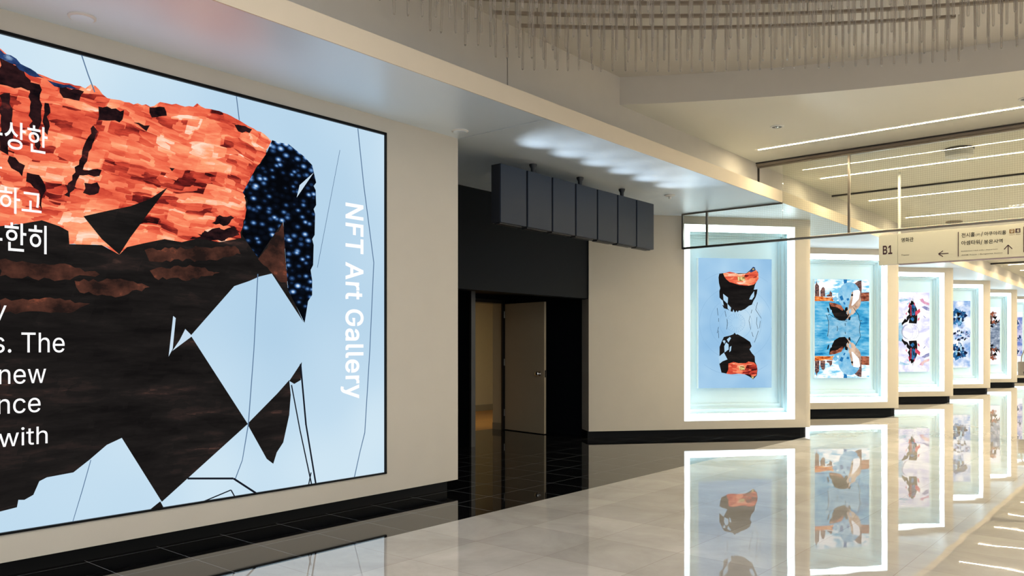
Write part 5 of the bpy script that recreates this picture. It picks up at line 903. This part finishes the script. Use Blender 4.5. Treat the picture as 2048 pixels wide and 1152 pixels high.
for k in range(6):
    T = frame_of(k)
    base = T((NU0 + NU1) / 2, -0.3, NZ0)
    case = thing('display_case', CASE_LABEL[k], 'display case', base, 'lit display cases along the angled walls')
    fw = 0.105

    def ring(mb, i0, n0, i1, n1, m, b0=None, b1=None):
        b0 = i0 if b0 is None else b0
        b1 = i1 if b1 is None else b1
        a = [T(NU0 + i0, n0, NZ0 + b0), T(NU1 - i0, n0, NZ0 + b0), T(NU1 - i0, n0, NZ1 - i0), T(NU0 + i0, n0, NZ1 - i0)]
        c = [T(NU0 + i1, n1, NZ0 + b1), T(NU1 - i1, n1, NZ0 + b1), T(NU1 - i1, n1, NZ1 - i1), T(NU0 + i1, n1, NZ1 - i1)]
        for q in range(4):
            mb.face([a[q], a[(q + 1) % 4], c[(q + 1) % 4], c[q]], m)

    mb = MB()
    ring(mb, 0.0, -0.012, fw, -0.012, M['case_light'])
    ring(mb, 0.0, -0.03, 0.0, -0.012, M['white_plastic'])
    mb.build('light_frame', case, fix=False)
    mb = MB()
    ring(mb, fw, -0.012, fw + 0.01, -0.05, M['case_lip'])
    mb.build('light_lip', case, fix=False)
    mb = MB()
    prof = [(0.115, -0.05), (0.12, -0.12), (0.15, -0.125), (0.156, -0.19), (0.185, -0.195), (0.195, -0.24), (0.25, -0.25)]
    for (ia, na), (ib, nb) in zip(prof[:-1], prof[1:]):
        fa, fb = (ia - 0.115) * 1.0, (ib - 0.115) * 1.0
        ring(mb, ia, na, ib, nb, M['case_white'], ia + fa, ib + fb)
    mb.build('stepped_surround', case, fix=False)
    mb = MB()
    mb.box((NU0 + 0.2, -0.30, NZ0 + 0.2), (NU1 - 0.2, -0.249, NZ1 - 0.2), M['case_white'], T)
    mb.build('back_panel', case)
    mb = MB()
    mb.box((U0, -0.249, V0), (U1, -0.17, V1), M['white_plastic'], T)
    s = mb.build('screen', case)
    s['label'] = 'flat screen with the lit picture'
    mb = MB()

    def A(a, c, n):
        return T(U0 + a * (U1 - U0), n, V1 - c * (V1 - V0))

    mb.face([A(0, 1, -0.169), A(1, 1, -0.169), A(1, 0, -0.169), A(0, 0, -0.169)], M[BASE[k]])
    for i, (mn, pts) in enumerate(ART[k]):
        mb.face([A(x, y, -0.1685 + 0.00012 * i) for x, y in pts], M[mn])
    mb.build('picture', s, fix=False)

# ------------------------------------------------------------------ dark monitors hung in a row
ORD = ['nearest, leftmost', 'second', 'third', 'middle, fourth', 'fifth', 'sixth', 'farthest, seventh']
MY0, MW, MX0, MX1, MZ0, MZ1 = 6.72, 0.48, -5.92, -5.78, 2.865, 3.515
mount = thing('monitor_mount', 'black ceiling mount on three short poles holding the row of dark monitors', 'monitor mount', (-5.87, 8.4, Z_SOFFIT))
mb = MB()
mb.box((-5.955, MY0 + 0.08, 3.10), (-5.921, MY0 + 7 * MW - 0.08, 3.18), M['monitor'])
mb.box((-5.955, MY0 + 0.08, 3.30), (-5.921, MY0 + 7 * MW - 0.08, 3.38), M['monitor'])
mb.build('rail', mount)
for y in (7.50, 8.47, 9.47):
    mb = MB()
    mb.tube((-5.945, y, 3.15), (-5.945, y, Z_SOFFIT - 0.02), 0.022, M['monitor'])
    mb.lathe([(0.026, -0.10), (0.028, -0.05), (0.046, -0.014), (0.046, 0)], M['monitor'], lambda a, c, z, y=y: (-5.945 + a, y + c, Z_SOFFIT + z))
    mb.build('pole', mount, smooth=True)
for i in range(7):
    ya, yb = MY0 + i * MW, MY0 + (i + 1) * MW - 0.030
    mon = thing('monitor', '%s of the seven dark monitors hung from the soffit' % ORD[i], 'monitor', (MX0, (ya + yb) / 2, MZ0), 'dark monitors hung in a row')
    mb = MB()
    mb.box((MX0, ya, MZ0), (MX1 - 0.012, yb, MZ1), M['monitor'])
    mb.build('casing', mon, bevel=0.004)
    mb = MB()
    mb.box((MX1 - 0.012, ya, MZ0 + 0.002), (MX1, yb, MZ1 - 0.002), M['monitor_face'])
    mb.build('screen', mon, bevel=0.003)
    mb = MB()
    mb.box((MX0 + 0.03, ya + 0.02, MZ0 - 0.012), (MX1 - 0.03, yb - 0.05, MZ0), M['monitor'])
    mb.build('bottom_vent', mon)

# added spots without fittings, standing in for monitor glass reflections on the soffit
for i in range(6):
    ld = bpy.data.lights.new('added_soffit_spot', 'SPOT')
    ld.energy = 40.0
    ld.color = (0.76, 0.89, 1.0)
    ld.spot_size = math.radians(62)
    ld.spot_blend = 1.0
    ld.shadow_soft_size = 0.06
    lo = bpy.data.objects.new('added_soffit_spot', ld)
    COL.objects.link(lo)
    lo.location = (MX1 + 0.02, MY0 + 0.05 + 0.58 * i, 3.12)
    lo.rotation_euler = Vector((0.80, 0.0, 0.62)).to_track_quat('-Z', 'Y').to_euler()

# ------------------------------------------------------------------ open door
H, E = Vector((X_DOOR + 0.03, DY1 - 0.01)), Vector((-8.30, 10.775))
du = (E - H).normalized()
dn = Vector((du.y, -du.x))
W_D = (E - H).length


def TD(u, n, z):
    return (H.x + du.x * u + dn.x * n, H.y + du.y * u + dn.y * n, z)


door = thing('door', 'open grey-brown door leaf with a round chrome knob in the dark recess', 'door', (H.x, H.y, 0))
door['kind'] = 'thing'
mb = MB()
mb.box((0, -0.045, 0.012), (W_D, 0, DZ - 0.06), M['doorpaint'], TD)
mb.build('leaf', door, bevel=0.003)
mb = MB()
for sgn in (1, -1):
    n0 = 0 if sgn > 0 else -0.045
    R_ = lambda x, y, z, n0=n0, sgn=sgn: TD(W_D - 0.12 + x, n0 + sgn * z, 1.03 + y)
    mb.lathe([(0.042, 0), (0.042, 0.008), (0.016, 0.012), (0.015, 0.035), (0.034, 0.045), (0.042, 0.062), (0.036, 0.080), (0.014, 0.088)], M['chrome'], R_)
mb.build('knob', door, smooth=True)
mb = MB()
mb.box((W_D - 0.001, -0.035, 0.97), (W_D + 0.003, -0.010, 1.09), M['chrome'], TD)
mb.build('latch_plate', door)
for z in (0.25, 1.15, 2.0):
    mb = MB()
    mb.tube(TD(-0.008, 0.006, z), TD(-0.008, 0.006, z + 0.12), 0.009, M['steel'])
    mb.build('hinge', door, smooth=True)

# ------------------------------------------------------------------ glass smoke curtain
YG = 11.90
gc = thing('glass_smoke_curtain', 'wired glass smoke curtain in metal frame hung across the hall', 'glass screen', (-4.0, YG, 3.09))
XG0, XG1, ZG0 = -6.30, 6.0, 3.095
mb = MB()
mb.box((XG0, YG - 0.004, ZG0), (X_SOFFIT, YG + 0.004, Z_SOFFIT - 0.006), M['glass'])
mb.box((X_SOFFIT + 0.002, YG - 0.004, ZG0), (XG1, YG + 0.004, Z_HALL - 0.05), M['glass'])
mb.build('glass_pane', gc)
mb = MB()
mb.box((XG0, YG - 0.022, ZG0 - 0.018), (XG1, YG + 0.022, ZG0 + 0.018), M['steel'])
mb.build('bottom_rail', gc, bevel=0.004)
mb = MB()
mb.box((XG0, YG - 0.015, Z_SOFFIT - 0.022), (X_SOFFIT, YG + 0.015, Z_SOFFIT - 0.001), M['steel'])
mb.build('top_rail', gc)
mb = MB()
mb.box((X_UPPER + 0.002, YG - 0.06, Z_HALL - 0.05), (XG1, YG + 0.03, Z_HALL - 0.001), M['rail'])
mb.box((X_UPPER + 0.002, YG - 0.085, Z_HALL - 0.018), (XG1, YG - 0.06, Z_HALL - 0.001), M['frame_dark'])
mb.box((X_UPPER + 0.002, YG - 0.02, Z_HALL - 0.075), (XG1, YG + 0.02, Z_HALL - 0.05), M['steel'])
mb.build('top_channel', gc)
for x, za, zb in ((-5.875, ZG0, Z_SOFFIT), (-3.677, ZG0, Z_HALL - 0.06), (-1.2, ZG0, Z_HALL - 0.06), (1.3, ZG0, Z_HALL - 0.06), (3.8, ZG0, Z_HALL - 0.06)):
    mb = MB()
    mb.box((x - 0.016, YG - 0.018, za), (x + 0.016, YG + 0.018, zb), M['steel'])
    mb.build('mullion', gc, bevel=0.003)
mb = MB()
mb.box((XG0 - 0.02, YG - 0.015, ZG0 - 0.01), (XG0 + 0.008, YG + 0.015, Z_SOFFIT - 0.001), M['steel'])
mb.build('end_post', gc)
mb = MB()
mb.box((X_UPPER + 0.002, YG - 0.012, Z_FASCIA + 0.012), (X_UPPER + 0.026, YG + 0.012, Z_HALL - 0.06), M['frame_dark'])
mb.build('end_post', gc)

# ------------------------------------------------------------------ hanging sign
YS = 13.90
sx0, sz0, sx1, sz1 = SIGN['panel'][0], SIGN['panel'][1] + 0.005, 2.2, 3.305
sg = thing('hanging_sign', 'long cream direction sign with arrows hung behind the glass curtain', 'sign', ((sx0 + sx1) / 2, YS + 0.06, sz0))
mb = MB()
mb.box((sx0, YS, sz0), (SIGN['split'], YS + 0.12, sz1), M['sign_panel'])
mb.build('level_panel', sg, bevel=0.003)
mb = MB()
mb.box((SIGN['split'] + 0.003, YS, sz0), (sx1, YS + 0.12, sz1), M['sign_panel'])
mb.build('panel', sg, bevel=0.003)
mb = MB()
mb.box((sx0 + 0.3, YS + 0.005, sz0 - 0.012), (sx1, YS + 0.115, sz0), M['sign_edge'])
mb.build('bottom_edge', sg)
for x in (-3.53, -0.4, 1.7):
    mb = MB()
    mb.tube((x, YS + 0.06, sz1), (x, YS + 0.06, Z_HALL), 0.022, M['white_plastic'])
    mb.build('hanging_pole', sg, smooth=True)
yf = YS - 0.002
P = lambda a, z: (a, yf, z)
SM = {'p': M['sign_purple'], 'k': M['sign_black'], 'b': M['sign_brown']}
for s, r, c, bold in SIGN['txt']:
    mb = MB()
    text_faces(mb, s, r, P, SM[c], 0.022 if (bold and s == 'B1') else (0.014 if bold else 0.004))
    mb.build('lettering', sg, fix=False)


def bar(mb, a, c, w, m, y=yf):
    a, c = Vector(a), Vector(c)
    t = (c - a).normalized()
    n = Vector((-t.y, t.x)) * w / 2
    mb.face([(q.x, y, q.y) for q in (a + n, c + n, c - n, a - n)], m)


for pts in (SIGN['left'], SIGN['up']):
    mb = MB()
    tip, tail, h1, h2 = pts
    if pts is SIGN['left']:
        tail = (tail[0], tip[1])
        h1 = (h1[0], tip[1] + 0.045)
        h2 = (h1[0], tip[1] - 0.045)
    else:
        tail = (tip[0], tail[1])
        h1 = (tip[0] - 0.052, h1[1])
        h2 = (tip[0] + 0.052, h1[1])
    bar(mb, tip, tail, 0.012, M['sign_purple'])
    bar(mb, tip, h1, 0.012, M['sign_purple'])
    bar(mb, tip, h2, 0.012, M['sign_purple'])
    mb.build('arrow', sg, fix=False)
for xa, za, xb, zb in SIGN['bars']:
    mb = MB()
    mb.box((xa - 0.005, YS - 0.004, sz0 + 0.06), (xa + 0.005, YS, sz1 - 0.05), M['sign_purple'])
    mb.build('divider', sg)
for i, (xa, za, xb, zb) in enumerate(SIGN['pict']):
    mb = MB()
    mat = M['sign_brown'] if i == 0 else M['sign_purple']
    mb.face([(xa, yf, za), (xb, yf, za), (xb, yf, zb), (xa, yf, zb)], mat)
    q = lambda u, v: (xa + u * (xb - xa), yf - 0.001, za + v * (zb - za))
    if i == 0:      # train front
        mb.face([q(.25, .2), q(.75, .2), q(.78, .35), q(.78, .85), q(.22, .85), q(.22, .35)], M['sign_panel'])
        q2 = lambda u, v: (xa + u * (xb - xa), yf - 0.002, za + v * (zb - za))
        mb.face([q2(.32, .5), q2(.68, .5), q2(.68, .72), q2(.32, .72)], mat)
        mb.face([q2(.1, .06), q2(.25, .06), q2(.35, .2), q2(.25, .2)], mat)
    else:           # gate passage figure
        mb.face([q(.2, .15), q(.8, .15), q(.8, .24), q(.2, .24)], M['sign_panel'])
        mb.face([q(.66, .24), q(.76, .24), q(.76, .85), q(.66, .85)], M['sign_panel'])
        mb.face([q(.4, .68), q(.54, .68), q(.54, .84), q(.4, .84)], M['sign_panel'])
        mb.face([q(.36, .36), q(.56, .3), q(.58, .64), q(.38, .62)], M['sign_panel'])
        mb.face([q(.22, .5), q(.4, .55), q(.4, .63), q(.2, .58)], M['sign_panel'])
    mb.build('pictogram', sg, fix=False)

# ------------------------------------------------------------------ ceiling lights and fittings
LED_Y = [(11.04, 'first'), (13.60, 'second'), (16.28, 'third'), (18.95, 'fourth'), (21.6, 'fifth'), (24.3, 'sixth'), (27.0, 'seventh'), (29.6, 'eighth'), (32.2, 'ninth'), (34.9, 'tenth'), (37.6, 'eleventh'), (40.3, 'twelfth'), (43.0, 'thirteenth')]
for y, w_ in LED_Y:
    t = thing('light_strip', '%s glowing warm strip light of the hall ceiling, counted from the round coffer' % w_, 'ceiling light', (0, y, Z_HALL), 'warm light strips in the hall ceiling')
    mb = MB()
    mb.box((-4.66, y - 0.022, Z_HALL - 0.006), (X_RIGHT - 0.5, y + 0.022, Z_HALL - 0.002), M['led'])
    mb.build('diffuser', t)
    mb = MB()
    for s_ in (-1, 1):
        mb.box((-4.67, y + s_ * 0.026 - 0.004, Z_HALL - 0.008), (X_RIGHT - 0.49, y + s_ * 0.026 + 0.004, Z_HALL - 0.001), M['white_plastic'])
    mb.build('housing', t)

for i, y in enumerate((-6.0, -3.0, 0.0, 3.0)):  # unseen strips added to brighten the near floor and, by bounce, the soffit
    t = thing('light_strip', 'added unseen strip light of the round coffer, %s from the chandelier' % ('fourth', 'third', 'second', 'first')[i], 'ceiling light', (2.5, y, Z_COFFER), 'added unseen strip lights in the round coffer')
    mb = MB()
    mb.box((-3.0, y - 0.03, Z_COFFER - 0.007), (X_RIGHT - 0.5, y + 0.03, Z_COFFER - 0.003), M['led_added'])
    mb.build('diffuser', t)
    mb = MB()
    for s_ in (-1, 1):
        mb.box((-3.01, y + s_ * 0.034 - 0.004, Z_COFFER - 0.009), (X_RIGHT - 0.49, y + s_ * 0.034 + 0.004, Z_COFFER - 0.001), M['white_plastic'])
    mb.build('housing', t)

for (x, y, r), lab in (((-5.55, 2.24, 0.085), 'round white ceiling speaker in the soffit above the red rock picture'),
                       ((-5.58, 5.86, 0.085), 'round white ceiling speaker in the soffit at the wall corner near the panel seam')):
    t = thing('ceiling_speaker', lab, 'speaker', (x, y, Z_SOFFIT))
    mb = MB()
    TT = lambda a, c, z, x=x, y=y: (x + a, y + c, Z_SOFFIT + z)
    mb.lathe([(r, 0), (r, -0.008), (r * 0.86, -0.014)], M['white_plastic'], TT)
    mb.build('rim', t, smooth=True)
    mb = MB()
    mb.lathe([(r * 0.84, -0.013), (r * 0.8, -0.017), (r * 0.4, -0.02)], M['soffit'], TT)
    mb.build('grille', t, smooth=True)

t = thing('smoke_detector', 'small white smoke detector on the soffit right of the monitors', 'smoke detector', (-5.65, 10.28, Z_SOFFIT))
mb = MB()
TT = lambda a, c, z: (-5.65 + a, 10.28 + c, Z_SOFFIT + z)
mb.lathe([(0.075, 0), (0.075, -0.012), (0.06, -0.018)], M['white_plastic'], TT)
mb.build('base', t, smooth=True)
mb = MB()
mb.lathe([(0.02, -0.018), (0.02, -0.05), (0.012, -0.055)], M['white_plastic'], TT)
mb.build('sensor', t, smooth=True)

for x, y, lab in ((-3.99, 10.04, 'small round recessed downlight beside the first strip light'), (-1.37, 10.72, 'round recessed downlight at the right edge of the picture')):
    t = thing('downlight', lab, 'downlight', (x, y, Z_HALL))
    TT = lambda a, c, z, x=x, y=y: (x + a, y + c, Z_HALL + z)
    mb = MB()
    mb.lathe([(0.085, 0), (0.085, -0.008), (0.065, -0.012), (0.062, -0.004)], M['white_plastic'], TT)
    mb.build('rim', t, smooth=True)
    mb = MB()
    mb.lathe([(0.062, -0.006), (0.045, -0.0075), (0.03, -0.009)], M['dark_hole'], TT)
    mb.build('reflector', t, smooth=True)
    mb = MB()
    mb.lathe([(0.026, -0.009), (0.022, -0.014), (0.01, -0.016)], M['chrome'], TT)
    mb.build('bulb', t, smooth=True)

t = thing('ceiling_beacon', 'white drum-shaped fitting on the ceiling behind the glass curtain', 'ceiling fitting', (-2.45, 12.81, Z_HALL))
TT = lambda a, c, z: (-2.45 + a, 12.81 + c, Z_HALL + z)
mb = MB()
mb.lathe([(0.19, 0), (0.19, -0.02)], M['frame_dark'], TT)
mb.build('base', t, smooth=True)
mb = MB()
mb.lathe([(0.175, -0.02), (0.18, -0.03), (0.18, -0.11), (0.16, -0.12)], M['white_plastic'], TT)
mb.build('cover', t, smooth=True)
t = thing('ceiling_sensor', 'small flat round sensor on the far ceiling above the sign', 'sensor', (-3.98, 20.26, Z_HALL))
mb = MB()
TT = lambda a, c, z: (-3.98 + a, 20.26 + c, Z_HALL + z)
mb.lathe([(0.17, 0), (0.17, -0.02), (0.12, -0.035)], M['rail'], TT)
mb.build('cover', t, smooth=True)

# ------------------------------------------------------------------ chandelier of hanging rods
RCX, RCY, R1, DR = 5.17, -4.15, 13.96, 0.268
ZR, ZB = 4.45, 4.055
ch = thing('rod_chandelier', 'chandelier of clear hanging rods on curved rails under the round coffer', 'chandelier', (-1.5, 5.5, Z_COFFER))
ca, sa = math.cos(ANG), math.sin(ANG)


def on_ring(R, phi):
    """phi is measured from the view-neutral axis of the rails"""
    r, d = R * math.sin(phi), R * math.cos(phi)
    return (RCX + r * ca - d * sa, RCY + r * sa + d * ca)


rods = []
random.seed(11)
for k in range(7):
    R = R1 - DR * k
    # start where the rail meets X = -4.68
    a0 = -0.35
    while on_ring(R, a0)[0] < -4.70:
        a0 += 0.001
    a1 = 0.192 if k == 0 else 0.30
    mb = MB()
    n = 40
    for i in range(n):
        p, q = a0 + (a1 - a0) * i / n, a0 + (a1 - a0) * (i + 1) / n
        qs = [on_ring(R - 0.018, p), on_ring(R + 0.018, p), on_ring(R + 0.018, q), on_ring(R - 0.018, q)]
        mb.prism(qs, ZR - 0.012, ZR + 0.012, M['rail'])
    mb.build('rail', ch)
    for i in range(5):
        x, y = on_ring(R, a0 + (a1 - a0) * (0.04 + 0.23 * i))
        mb = MB()
        mb.tube((x, y, ZR), (x, y, Z_COFFER), 0.004, M['steel'], n=6)
        mb.build('suspension_wire', ch)
    phi = a0 + 0.002
    first = True
    while phi < a1 + (0.004 if k == 0 else 0):
        x, y = on_ring(R, phi)
        tilt = random.gauss(0, 0.008) if random.random() < 0.9 else random.gauss(0, 0.035)
        tilt2 = random.gauss(0, 0.008)
        rods.append((k, x, y, tilt, tilt2, ZB + random.gauss(0, 0.004), random.uniform(-0.06, 0.15)))
        phi += 0.106 / R * random.uniform(0.93, 1.07)


def rod_mesh(mb, r):
    k, x, y, t1, t2, zb, up = r
    top = Vector((x, y, ZR + 0.012))
    dz = ZR - zb
    bot = Vector((x + t1 * dz, y + t2 * dz, zb))
    mb.tube(top, bot, 0.0105, M['rod'], n=10)
    mb.tube(bot, bot - Vector((0, 0, 0.010)), 0.0105, M['rod'], r1=0.005, n=10)


view = lambda r: (r[1] * ca + r[2] * sa) / (-r[1] * sa + r[2] * ca)
inside = sorted([r for r in rods if view(r) < 0.66 and r[0] < 6], key=lambda r: (-r[1] * sa + r[2] * ca) + 0 * r[0])
# the rods that show largest in the picture: the lowest rings, whose whole length is in view
inside.sort(key=lambda r: r[0])
shown = inside[:100]
for r in shown:
    mb = MB()
    rod_mesh(mb, r)
    mb.build('glass_rod', ch, smooth=True)
mb = MB()
rest = [r for r in rods if r not in shown]
for r in rest:
    rod_mesh(mb, r)
o = mb.build('glass_rods', ch, smooth=True)
o['kind'] = 'stuff'

# ------------------------------------------------------------------ person at the right edge
PX, PY = -2.77, 22.72


def skin_body(name, verts, edges, radii, mat, parent, levels=2, root=0):
    me = bpy.data.meshes.new(name)
    me.from_pydata(verts, edges, [])
    me.materials.append(mat)
    o = bpy.data.objects.new(name, me)
    COL.objects.link(o)
    sk = o.modifiers.new('skin', 'SKIN')
    sk.use_smooth_shade = True
    for i, r in enumerate(radii):
        rr = r if isinstance(r, tuple) else (r, r)
        me.skin_vertices[0].data[i].radius = rr
        me.skin_vertices[0].data[i].use_root = (i == root)
    ss = o.modifiers.new('subdivision', 'SUBSURF')
    ss.levels = ss.render_levels = levels
    bpy.context.view_layer.update()
    dg = bpy.context.evaluated_depsgraph_get()
    m2 = bpy.data.meshes.new_from_object(o.evaluated_get(dg))
    m2.name = name
    o.modifiers.clear()
    o.data = m2
    if not m2.materials:
        m2.materials.append(mat)
    bpy.data.meshes.remove(me)
    o.parent = parent
    return o


per = thing('person', 'person in a dark coat standing cut off at the right edge', 'person', (PX, PY, 0))
per.rotation_euler = (0, 0, math.radians(-60))
# body: one continuous figure (local: x = right, y = forward)
V = [(0, 0, 0.96), (0, 0.01, 1.12), (0, 0.0, 1.30), (0, -0.01, 1.44), (0, 0.0, 1.50), (0, 0.015, 1.56)]
R_ = [(0.15, 0.11), (0.13, 0.10), (0.16, 0.11), (0.12, 0.09), 0.055, 0.055]
Ed = [(0, 1), (1, 2), (2, 3), (3, 4), (4, 5)]
for sx in (-1, 1):
    i = len(V)
    V += [(sx * 0.17, -0.01, 1.41), (sx * 0.23, 0.0, 1.15), (sx * 0.235, 0.12, 0.93), (sx * 0.23, 0.16, 0.86)]
    R_ += [0.062, 0.048, 0.036, 0.03]
    Ed += [(3, i), (i, i + 1), (i + 1, i + 2), (i + 2, i + 3)]
    i = len(V)
    V += [(sx * 0.095, 0, 0.88), (sx * 0.10, 0.02 * sx, 0.50), (sx * 0.10, 0.01 * sx - 0.02, 0.10), (sx * 0.10, 0.01 * sx + 0.02, 0.05)]
    R_ += [0.09, 0.06, 0.042, 0.04]
    Ed += [(0, i), (i, i + 1), (i + 1, i + 2), (i + 2, i + 3)]
# head
i = len(V)
V += [(0, 0.03, 1.62), (0, 0.025, 1.68), (0, 0.02, 1.72)]
R_ += [(0.072, 0.085), (0.078, 0.095), (0.06, 0.075)]
Ed += [(5, i), (i, i + 1), (i + 1, i + 2)]
skin_body('body', V, Ed, R_, M['skin'], per)
# face
mb = MB()
for sx in (-1, 1):
    mb.lathe([(0.002, -0.011), (0.011, 0), (0.002, 0.011)], M['hair'], lambda a, c, z, sx=sx: (sx * 0.032 + a, 0.112 + c * 0.4, 1.655 + z), n=10)
mb.build('eye', None, smooth=True).parent = per
mb = MB()
mb.lathe([(0.016, -0.018), (0.012, 0.0), (0.006, 0.03)], M['skin'], lambda a, c, z: (a, 0.118 + c, 1.635 + z), n=10)
mb.build('nose', None, smooth=True).parent = per
# hair shell
mb = MB()
prof = [(0.098, 1.62), (0.106, 1.67), (0.10, 1.72), (0.075, 1.765), (0.03, 1.785), (0.004, 1.788)]
mb.lathe(prof, M['hair'], lambda a, c, z: (a * 0.9, c - 0.005, z), n=20)
mb.build('hair', None, smooth=True).parent = per
# coat with sleeves
V = [(0, 0, 0.80), (0, 0, 0.96), (0, 0.01, 1.12), (0, 0, 1.30), (0, -0.01, 1.43), (0, 0, 1.48)]
R_ = [(0.20, 0.15), (0.19, 0.145), (0.165, 0.13), (0.19, 0.14), (0.14, 0.11), 0.075]
Ed = [(0, 1), (1, 2), (2, 3), (3, 4), (4, 5)]
for sx in (-1, 1):
    i = len(V)
    V += [(sx * 0.17, -0.01, 1.405), (sx * 0.235, 0.0, 1.15), (sx * 0.238, 0.11, 0.945)]
    R_ += [0.082, 0.066, 0.052]
    Ed += [(4, i), (i, i + 1), (i + 1, i + 2)]
skin_body('coat', V, Ed, R_, M['coat'], per)
V, R_, Ed = [(0, 0, 0.88)], [(0.155, 0.12)], []
for sx in (-1, 1):
    i = len(V)
    V += [(sx * 0.095, 0, 0.80), (sx * 0.10, 0.02 * sx, 0.50), (sx * 0.10, 0.01 * sx - 0.02, 0.10)]
    R_ += [0.105, 0.078, 0.062]
    Ed += [(0, i), (i, i + 1), (i + 1, i + 2)]
skin_body('trousers', V, Ed, R_, M['trousers'], per)
for sx in (-1, 1):
    mb = MB()
    foot = [(-0.045, -0.10), (0.045, -0.10), (0.05, 0.08), (0.03, 0.17), (-0.03, 0.17), (-0.05, 0.08)]
    mb.prism([(x + sx * 0.10, y + 0.01 * sx) for x, y in foot], 0.0, 0.07, M['shoe'])
    mb.build('shoe', None, bevel=0.02).parent = per
# hands: palm, four fingers, thumb
for sx in (-1, 1):
    V = [(sx * 0.232, 0.15, 0.875), (sx * 0.23, 0.175, 0.835), (sx * 0.23, 0.19, 0.80)]
    R_ = [(0.022, 0.03), (0.016, 0.036), (0.014, 0.036)]
    Ed = [(0, 1), (1, 2)]
    for f_, L_ in ((-0.027, 0.055), (-0.009, 0.065), (0.009, 0.06), (0.027, 0.045)):
        i = len(V)
        V += [(sx * 0.23, 0.192 + f_ * 0.8, 0.79 + f_ * 0.3), (sx * 0.222, 0.198 + f_ * 0.8, 0.79 - L_ * 0.55), (sx * 0.205, 0.196 + f_ * 0.8, 0.79 - L_)]
        R_ += [0.009, 0.008, 0.007]
        Ed += [(2, i), (i, i + 1), (i + 1, i + 2)]
    i = len(V)
    V += [(sx * 0.215, 0.205, 0.835), (sx * 0.205, 0.225, 0.80)]
    R_ += [0.010, 0.008]
    Ed += [(1, i), (i, i + 1)]
    skin_body('hand', V, Ed, R_, M['skin'], per, 1)

bag = thing('tote_bag', 'grey canvas bag hanging at the side of the person', 'bag', (PX, PY, 0.78))
a_ = math.radians(-60)
c_, s_ = math.cos(a_), math.sin(a_)
TB = lambda x, y, z: (PX + c_ * x - s_ * y, PY + s_ * x + c_ * y, z)
mb = MB()
mb.prism([(-0.37, -0.20), (-0.31, -0.20), (-0.30, 0.10), (-0.37, 0.10)], 0.78, 1.12, M['bag'], TB)
mb.build('pouch', bag, bevel=0.02)
for y in (-0.13, 0.03):
    mb = MB()
    pts = [(-0.335, y, 1.11), (-0.33, y + 0.01, 1.25), (-0.24, y * 0.6 - 0.0, 1.46), (-0.17, y * 0.4, 1.50)]
    for p_, q_ in zip(pts[:-1], pts[1:]):
        mb.tube(TB(*p_), TB(*q_), 0.012, M['bag'], n=8)
    mb.build('strap', bag, smooth=True)
